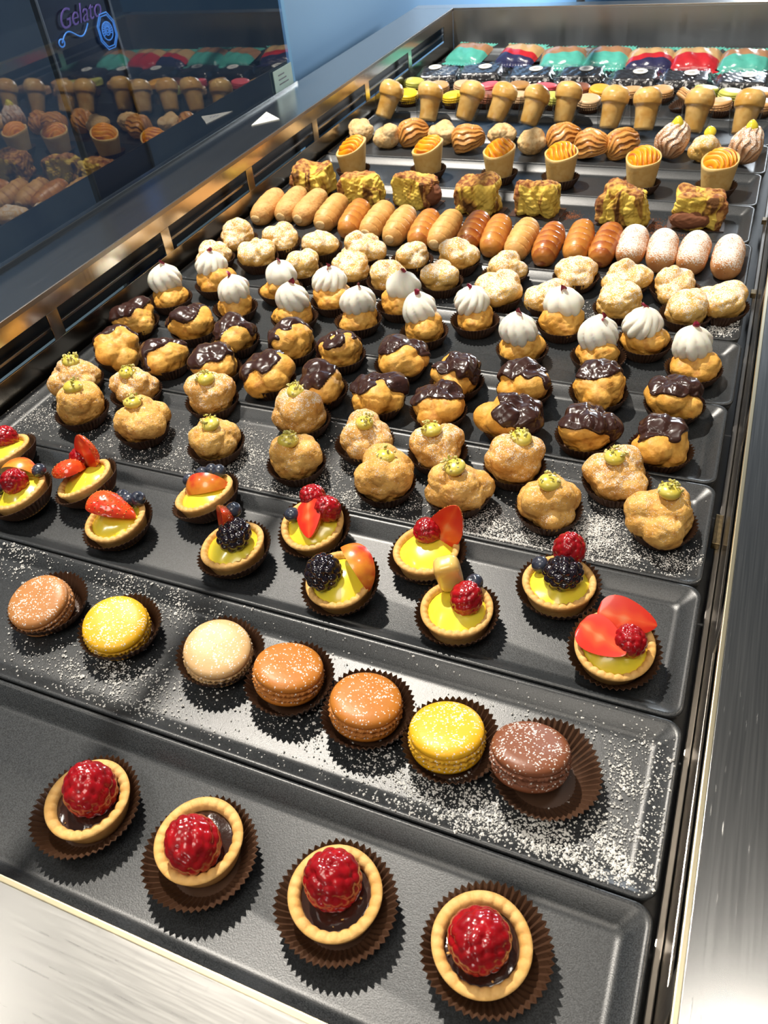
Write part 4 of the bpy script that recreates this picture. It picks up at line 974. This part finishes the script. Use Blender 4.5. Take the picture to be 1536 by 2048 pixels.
SHM = mat('flaky_shell', (1, 1, 1), 0.4, vary=(0.90, 0.80, 0.72), scale=60, coat=0.15, attr=[(0, (0.34, 0.11, 0.02)), (0.3, (0.58, 0.25, 0.05)), (1, (0.74, 0.40, 0.12))])
SHS = mat('sugared_flaky_shell', (0.9, 0.9, 0.9), 0.55, vary=(1, 1, 1), scale=60, attr=[(0, (0.34, 0.13, 0.05)), (0.4, (0.58, 0.30, 0.14)), (1, (0.70, 0.46, 0.30))], dust=(0.6, 1100))
SF = [(722, 262, 'p', 0), (776, 272, 'p', 0), (827, 268, 's', 0.6), (887, 265, 'p', 0), (937, 280, 's', 0.2), (1003, 268, 'p', 0), (1062, 282, 'p', 0.3), (1128, 278, 's', 0.4), (1184, 292, 's', -0.2), (1245, 290, 's', 0.7),
      (1346, 290, 'S', 0.9), (1412, 296, 'P', 0), (1492, 300, 'S', 1.2)]
for i, (px, py, kd, yaw) in enumerate(SF):
    x, y = at(px, py, BASE + 0.018)
    nm = {'p': 'pale round choux bun', 's': 'ridged flaky shell pastry', 'S': 'sugared flaky shell pastry with custard on top', 'P': 'sugared round bun with custard on top'}[kd]
    t = thing('shell_pastry' if kd in 'sS' else 'choux_bun', '%s, %s in its row' % (nm, rank(i, 13)), 'pastry', (x, y, BASE), (0, 0, 0), 'shell pastries and buns in one row')
    if kd in 'pP':
        R = 0.0262; me, f, place = puff_mesh(800 + i, R, 'bun', M['choux_pale'] if kd == 'p' else M['choux_sugared'], flat=0.88, nlobe=4 + i % 3, depth=0.9)
        part('bun', me, t, (0, 0, R * 0.60)); zt = R * 1.38
    else:
        part('layered_shell', shell_mesh(i, SHM if kd == 's' else SHS), t, (0, 0, 0.0190 if kd == 's' else 0.0270), (0, -0.25 if kd == 's' else -0.75, yaw)); zt = 0.046
    if kd in 'PS':
        D, F = ico(4); V = D * np.array([0.0085, 0.0075, 0.0065]); V[:, 2] += 0.004 * np.clip(D[:, 2], 0, 1) ** 3
        V = V * (1 + 0.06 * wav(D, i, 3))[:, None]
        part('custard_blob', mesh('custard_blob', V, F, M['custard']), t, (0.002, 0.003, zt + 0.003))

# ---- babas in clear cups
M['baba'] = mat('glazed_baba', (0.66, 0.36, 0.08), 0.28, vary=(0.80, 0.54, 0.20), scale=38, coat=0.45, dark=(0.58, 0.28, 0.05), bump=0.2, bscale=180)
def baba_mesh(seed):
    prof = [(0.0003, 0), (0.0100, 0.0), (0.0122, 0.002), (0.0130, 0.010), (0.0140, 0.022), (0.0150, 0.031), (0.0178, 0.0345), (0.0186, 0.040), (0.0178, 0.047), (0.0140, 0.053), (0.0075, 0.0562), (0.0003, 0.057)]
    qs = np.linspace(0, len(prof) - 1, 46); prof2 = [(np.interp(q, range(len(prof)), [a for a, _ in prof]), np.interp(q, range(len(prof)), [b for _, b in prof])) for q in qs]
    V, F = lathe(prof2, 48)
    V = V + V / (np.linalg.norm(V, axis=1)[:, None] + 1e-9) * (0.0007 * wav(V * 110, seed, 1.0) + 0.0003 * wav(V * 300, seed, 1.0))[:, None]
    V[:, 0] += 0.0030 * np.sin(V[:, 2] * 40 + seed)
    return mesh('baba', V, F, M['baba'])
V, F = lathe([(0.0003, 0), (0.0145, 0), (0.0150, 0.001), (0.0215, 0.034), (0.0217, 0.034), (0.0152, 0.0006), (0.0140, -0.0003), (0.0003, -0.0003)], 48)
PCUP = mesh('clear_cup', V, F, M['plastic'])
BB = [(775, 212, 0.25), (858, 218, 0.05), (938, 216, 0.26), (999, 218, 0.24), (1064, 224, 0.28), (1132, 222, 0.10), (1222, 232, 0.02), (1288, 234, -0.05), (1392, 238, 0.05), (1488, 242, 0.0)]
BDESC = ['leaning right', 'upright and plump', 'leaning right with dark glossy cap', 'with large drooping cap', 'leaning right, narrow stem', 'tall, standing before pink macaron', 'stout, slightly tilted', 'short, shiny spots on cap', 'large', 'broad capped']
for i, (px, py, ln) in enumerate(BB):
    x, y = at(px, py, BASE + 0.026)
    yb = y - 0.014
    t = thing('baba_cake', 'mushroom shaped baba in clear cup, %s, %s' % (BDESC[i], rank(i, 10)), 'cake', (x - ln * 0.02, yb, BASE + 0.0085), (-0.42, ln * 0.9, 0), 'babas in clear cups')
    part('baba', baba_mesh(i), t, (0, 0, 0.001), (0, 0, i), (1.25, 1.25, 1.15)); part('clear_cup', PCUP, t, scale=(1.18, 1.18, 1.15))

# ---- small macarons at the back
PM = {'green': mmat('green', (0.52, 0.52, 0.10)), 'tan': mmat('tan', (0.60, 0.33, 0.13)), 'lbeige': mmat('light_beige', (0.64, 0.43, 0.24)), 'pink': mmat('pink', (0.74, 0.10, 0.13)), 'brown2': mmat('toffee', (0.40, 0.20, 0.05)),
      'choc': mmat('chocolate', (0.27, 0.09, 0.04)), 'or': mmat('bright_orange', (0.82, 0.40, 0.03)), 'ly': mmat('lemon', (0.86, 0.58, 0.02)), 'wh': mmat('cream_white', (0.70, 0.62, 0.42))}
CNAME = {'green': 'pistachio green', 'tan': 'tan orange', 'lbeige': 'light beige', 'pink': 'pink', 'brown2': 'toffee brown', 'choc': 'chocolate brown', 'or': 'bright orange', 'ly': 'lemon yellow'}
SM = [('b', 828, 172, 'green'), ('b', 877, 180, 'tan'), ('b', 928, 178, 'lbeige'), ('b', 979, 180, 'pink'), ('b', 1038, 180, 'brown2'), ('b', 1091, 182, 'pink'), ('b', 1134, 182, 'choc'), ('b', 1157, 184, 'choc'),
      ('b', 1200, 188, 'or'), ('b', 1262, 190, 'tan'), ('b', 1322, 190, 'tan'), ('b', 1410, 188, 'green'), ('b', 1460, 196, 'green'), ('b', 1518, 194, 'tan'),
      ('f', 815, 196, 'ly'), ('f', 865, 200, 'lbeige'), ('f', 908, 200, 'ly'), ('f', 972, 200, 'choc'), ('f', 1038, 200, 'lbeige'), ('f', 1105, 202, 'green'), ('f', 1176, 208, 'lbeige'), ('f', 1368, 206, 'tan'), ('f', 1438, 215, 'tan'), ('f', 1518, 216, 'tan')]
cache = {}
nb = sum(1 for s in SM if s[0] == 'b'); nf_ = len(SM) - nb
for i, (rw, px, py, c) in enumerate(SM):
    x, y = at(px, py, BASE + 0.012)
    ii = i if rw == 'b' else i - nb; n = nb if rw == 'b' else nf_
    big = (px, py) == (1368, 206)
    lab = 'tan macaron propped upright in its cup, face toward the viewer' if big else '%s small macaron in dark cup, %s row, %s' % (CNAME[c], 'back' if rw == 'b' else 'front', rank(ii, n))
    t = thing('macaron', lab, 'macaron', (x, y, BASE), (0, 0, 0), 'small macarons at the back')
    part('paper_cup', CUPS['small'][i % 2], t, (0, 0.003 if big else 0, 0), rot=(-0.25 if big else 0, 0, i), scale=(1.05, 1.05, 1.0))
    if c not in cache: cache[c] = macaron_parts(0.0212, 0.0190, PM[c][0], PM[c][1], PM[c][1], i, 56)
    T, B, Ft, Fi = cache[c]; rot = ((0.75 if big else 0.10 * math.sin(i)), 0.10 * math.cos(i * 2), i)
    for nm, me in (('bottom_shell', B), ('filling', Fi), ('ruffled_feet', Ft), ('top_shell', T)):
        part(nm, me, t, (0, -0.004 if big else 0, 0.013 if big else 0.006), rot)

# ---- black packs in clear film
M['pack'] = mat('black_chocolate_box', (0.018, 0.016, 0.018), 0.35, vary=(0.028, 0.025, 0.028), scale=40)
def film_mesh(a, b, c, seed):
    nx, ny = 41, 29; items = []
    xs = np.linspace(-1, 1, nx); ys = np.linspace(-1, 1, ny); out = []
    for sgn in (1, -1):
        V = []
        for v in ys:
            for u in xs:
                e = (1 - sstep(0.72, 1.0, np.array(abs(u)))) * (1 - sstep(0.80, 1.0, np.array(abs(v))) * 0.9)
                z = c * float(e) * sgn + 0.0009 * math.sin(u * 17 + seed + v * 5) * math.sin(v * 11 + seed * 2)
                V.append((u * a * (1 + 0.04 * math.sin(v * 7 + seed) * (abs(u) > 0.9)), v * b, z))
        F = grid(nx, ny, False); out.append((np.array(V), F if sgn > 0 else [f[::-1] for f in F]))
    return merge(out)
BK = [(872, 152, 0.15), (962, 147, 0.12), (1063, 152, 0.10), (1163, 152, 0.06), (1270, 158, 0.05), (1372, 161, 0.02), (1486, 165, -0.02)]
BKD = ['leftmost, its label turned away', 'second from the left', 'third from the left', 'fourth, in the middle', 'third from the right', 'second from the right', 'rightmost, with a blue glint in front']
for i, (px, py, yaw) in enumerate(BK):
    x, y = at(px, py, BASE + 0.016)
    t = thing('wrapped_chocolate_pack', 'black pack in clear film with round white label, ' + BKD[i] if i else 'black pack in clear film, leftmost of the black packs', 'packet', (x + (0.008 if i == 0 else 0), y, BASE + 0.003), (0.08, 0, yaw), 'black packs in clear film')
    V, F = superell(0.039, 0.029, 0.0105, 9, 5); V = V.copy(); V[:, 2] += 0.0120
    part('black_box', mesh('black_box', V, F, M['pack']), t)
    V, F = film_mesh(0.050, 0.036, 0.0122, i); V = V.copy(); V[:, 2] += 0.0122
    part('clear_film', mesh('clear_film', V, F, M['film']), t)
    V, F = lathe([(0.0002, 0.0003), (0.0135, 0.0003), (0.0135, 0.0), (0.0002, 0.0)][::-1], 36)
    lb = part('round_label', mesh('round_label', V, F, M['white'], smooth=False), t, (0.008 if i else -0.012, 0.006 if i else 0.018, 0.0252))
    for k, (w_, yy) in enumerate(((0.0055, 0.004), (0.0080, 0.0), (0.0050, -0.004))):
        part('printed_line', mesh('printed_line', *box(-w_, w_, yy - 0.0006, yy + 0.0006, 0.0003, 0.0005), M['darkink'], smooth=False), lb)

# ---- teal and red packets
def bag_mat(name, a, b, win):
    return mat(name, (1, 1, 1), 0.22, vary=(0.85, 0.85, 0.85), scale=60, coat=0.5, bump=1.0, bscale=90,
               attr=[(0.0, a), (0.28, a), (0.30, b), (0.46, b), (0.48, win), (0.86, win), (0.88, (0.10, 0.42, 0.34)), (1.0, (0.12, 0.46, 0.38))])
TEAL = (0.10, 0.46, 0.38); RED = (0.55, 0.025, 0.035); NAVY = (0.03, 0.03, 0.09); WB = (0.42, 0.22, 0.11); WC_ = (0.62, 0.40, 0.18)
BM = {'teal': bag_mat('teal_wrapper', TEAL, TEAL, WB), 'red': bag_mat('red_wrapper', NAVY, RED, WC_), 'allred': bag_mat('all_red_wrapper', RED, RED, WC_)}
def bag_mesh(seed, a, b, c, m):
    nx, ny = 49, 41; out = []; Ks = []
    for sgn in (1, -1):
        V = []
        for v in np.linspace(-1, 1, ny):
            for u in np.linspace(-1, 1, nx):
                e = (max(0, 1 - abs(u / 0.97) ** 3.5)) ** 0.6 * (max(0, 1 - abs(v / 0.84) ** 3)) ** 0.55 if abs(v) < 0.84 and abs(u) < 0.97 else 0
                fl = max(0, (abs(v) - 0.82)) * 3
                x = u * a * (1 - 0.16 * math.exp(-((abs(v) - 0.80) / 0.10) ** 2)) * (1 + 0.10 * fl)
                z = c * e * sgn + (0.0011 * math.sin(u * 40) * min(1, fl * 2)) + 0.0011 * e * math.sin(u * 9 + seed + 4 * v) + 0.005 * fl * (1 if v > 0 else -0.3)
                V.append((x, v * b, z)); Ks.append((v + 1) / 2 * (0.97) + 0.03 * math.sin(u * 3 + seed) + (0.06 * u if seed % 2 else -0.03 * u))
        F = grid(nx, ny, False); out.append((np.array(V), F if sgn > 0 else [f[::-1] for f in F]))
    V, F = merge(out); V[:, 2] += c + 0.001
    return mesh('wrapper', V, F, m, k=np.clip(Ks, 0, 1))
TP = [(940, 117, 'teal', -0.20), (1040, 120, 'red', -0.18), (1126, 126, 'teal', 0.10), (1216, 126, 'teal', -0.05), (1300, 130, 'red', 0.05), (1391, 130, 'allred', 0.02), (1488, 133, 'teal', -0.05)]
TPD = ['teal biscuit packet, leftmost, standing up at the back corner', 'red and navy biscuit packet, second from the left', 'teal biscuit packet, third from the left, brown biscuit showing', 'teal biscuit packet in the middle, lying low',
       'red and navy biscuit packet, third from the right', 'bright red biscuit packet with a small emblem, second from the right', 'large teal biscuit packet, rightmost, nearest the corner']
for i, (px, py, c, yaw) in enumerate(TP):
    x, y = at(px, py, BASE + 0.016)
    t = thing('biscuit_packet', TPD[i], 'packet', (x, y, BASE + 0.009), (0.22, 0, yaw), 'teal and red biscuit packets')
    part('wrapper', bag_mesh(i, 0.045, 0.046, 0.0150, BM[c]), t)
    V, F = lathe([(0.0003, 0.0), (0.017, 0.0), (0.0185, 0.002), (0.0175, 0.0045), (0.0003, 0.0055)], 40)
    part('biscuit', mesh('biscuit', V, F, M['biscuitb'] if c == 'teal' and 'biscuitb' in M else M['crust']), t, (0.0, 0.010, 0.0215), (-0.12, 0, 0))
    if c != 'teal':
        V, F = superell(0.0055, 0.0055, 0.0006, 4, 3)
        part('emblem', mesh('emblem', V, F, M['white']), t, (0.0, -0.016, 0.0275), (0.15, 0, 0.6))

# ---- loose sugar, cocoa, crumbs (countless: stuff)
sg2 = [spot(320, 1205, 0.035, 0.016, 3), spot(30, 1110, 0.03, 0.012, 1.2), spot(250, 1370, 0.035, 0.012, 2.2), spot(180, 1330, 0.05, 0.012, 1), spot(640, 1440, 0.03, 0.012, 1.0), spot(830, 1565, 0.03, 0.012, 1.6),
       spot(1000, 1640, 0.035, 0.012, 2.6), spot(1150, 1690, 0.030, 0.011, 3.6), spot(1230, 1720, 0.018, 0.010, 2.4), spot(1280, 1560, 0.014, 0.02, 1.8), spot(1180, 1500, 0.03, 0.014, 0.8), spot(700, 1500, 0.16, 0.03, 1.6), spot(500, 1250, 0.15, 0.02, 0.8)]
grains('icing_sugar', TR[1], sg2, 8500, 0.00052, M['sugar'], 1, 'white icing sugar scattered over the tray of large macarons', 'icing sugar', avoid2)
av4 = [(*at(px, py, BASE + 0.024), 0.019) for px, py in PP]
sg4 = [spot(480, 900, 0.03, 0.02, 2.5), spot(330, 900, 0.05, 0.02, 1.4), spot(200, 850, 0.04, 0.02, 0.8), spot(90, 830, 0.02, 0.02, 0.8), spot(520, 980, 0.05, 0.012, 1.5), spot(690, 1000, 0.03, 0.015, 1.5), spot(660, 930, 0.02, 0.02, 1.0),
       spot(1000, 1060, 0.03, 0.016, 3), spot(1190, 1060, 0.014, 0.018, 3.5), spot(1110, 1100, 0.05, 0.008, 1.4), spot(1330, 1120, 0.03, 0.008, 1.6), spot(1160, 930, 0.02, 0.012, 1.0), spot(960, 860, 0.12, 0.03, 0.8), spot(850, 1010, 0.03, 0.015, 1.2)]
grains('icing_sugar', TR[3], sg4, 14000, 0.00042, M['sugar'], 2, 'fine icing sugar dusted over the tray of pistachio puffs', 'icing sugar', av4)
sg7 = [spot(1440, 660, 0.012, 0.01, 2), spot(1200, 630, 0.03, 0.01, 1), spot(900, 600, 0.1, 0.02, 0.8), spot(1480, 600, 0.01, 0.02, 0.5)]
grains('icing_sugar', TR[6], sg7, 1600, 0.0005, M['sugar'], 3, 'specks of icing sugar around the sugared puffs', 'icing sugar')
grains('cocoa_powder', TR[8], [spot(1140, 432, 0.008, 0.006, 2), spot(1310, 452, 0.012, 0.010, 2), spot(1330, 470, 0.02, 0.006, 1)], 1600, 0.0005, M['cocoa'], 4, 'reddish cocoa powder spilt between the marbled cakes', 'cocoa powder')
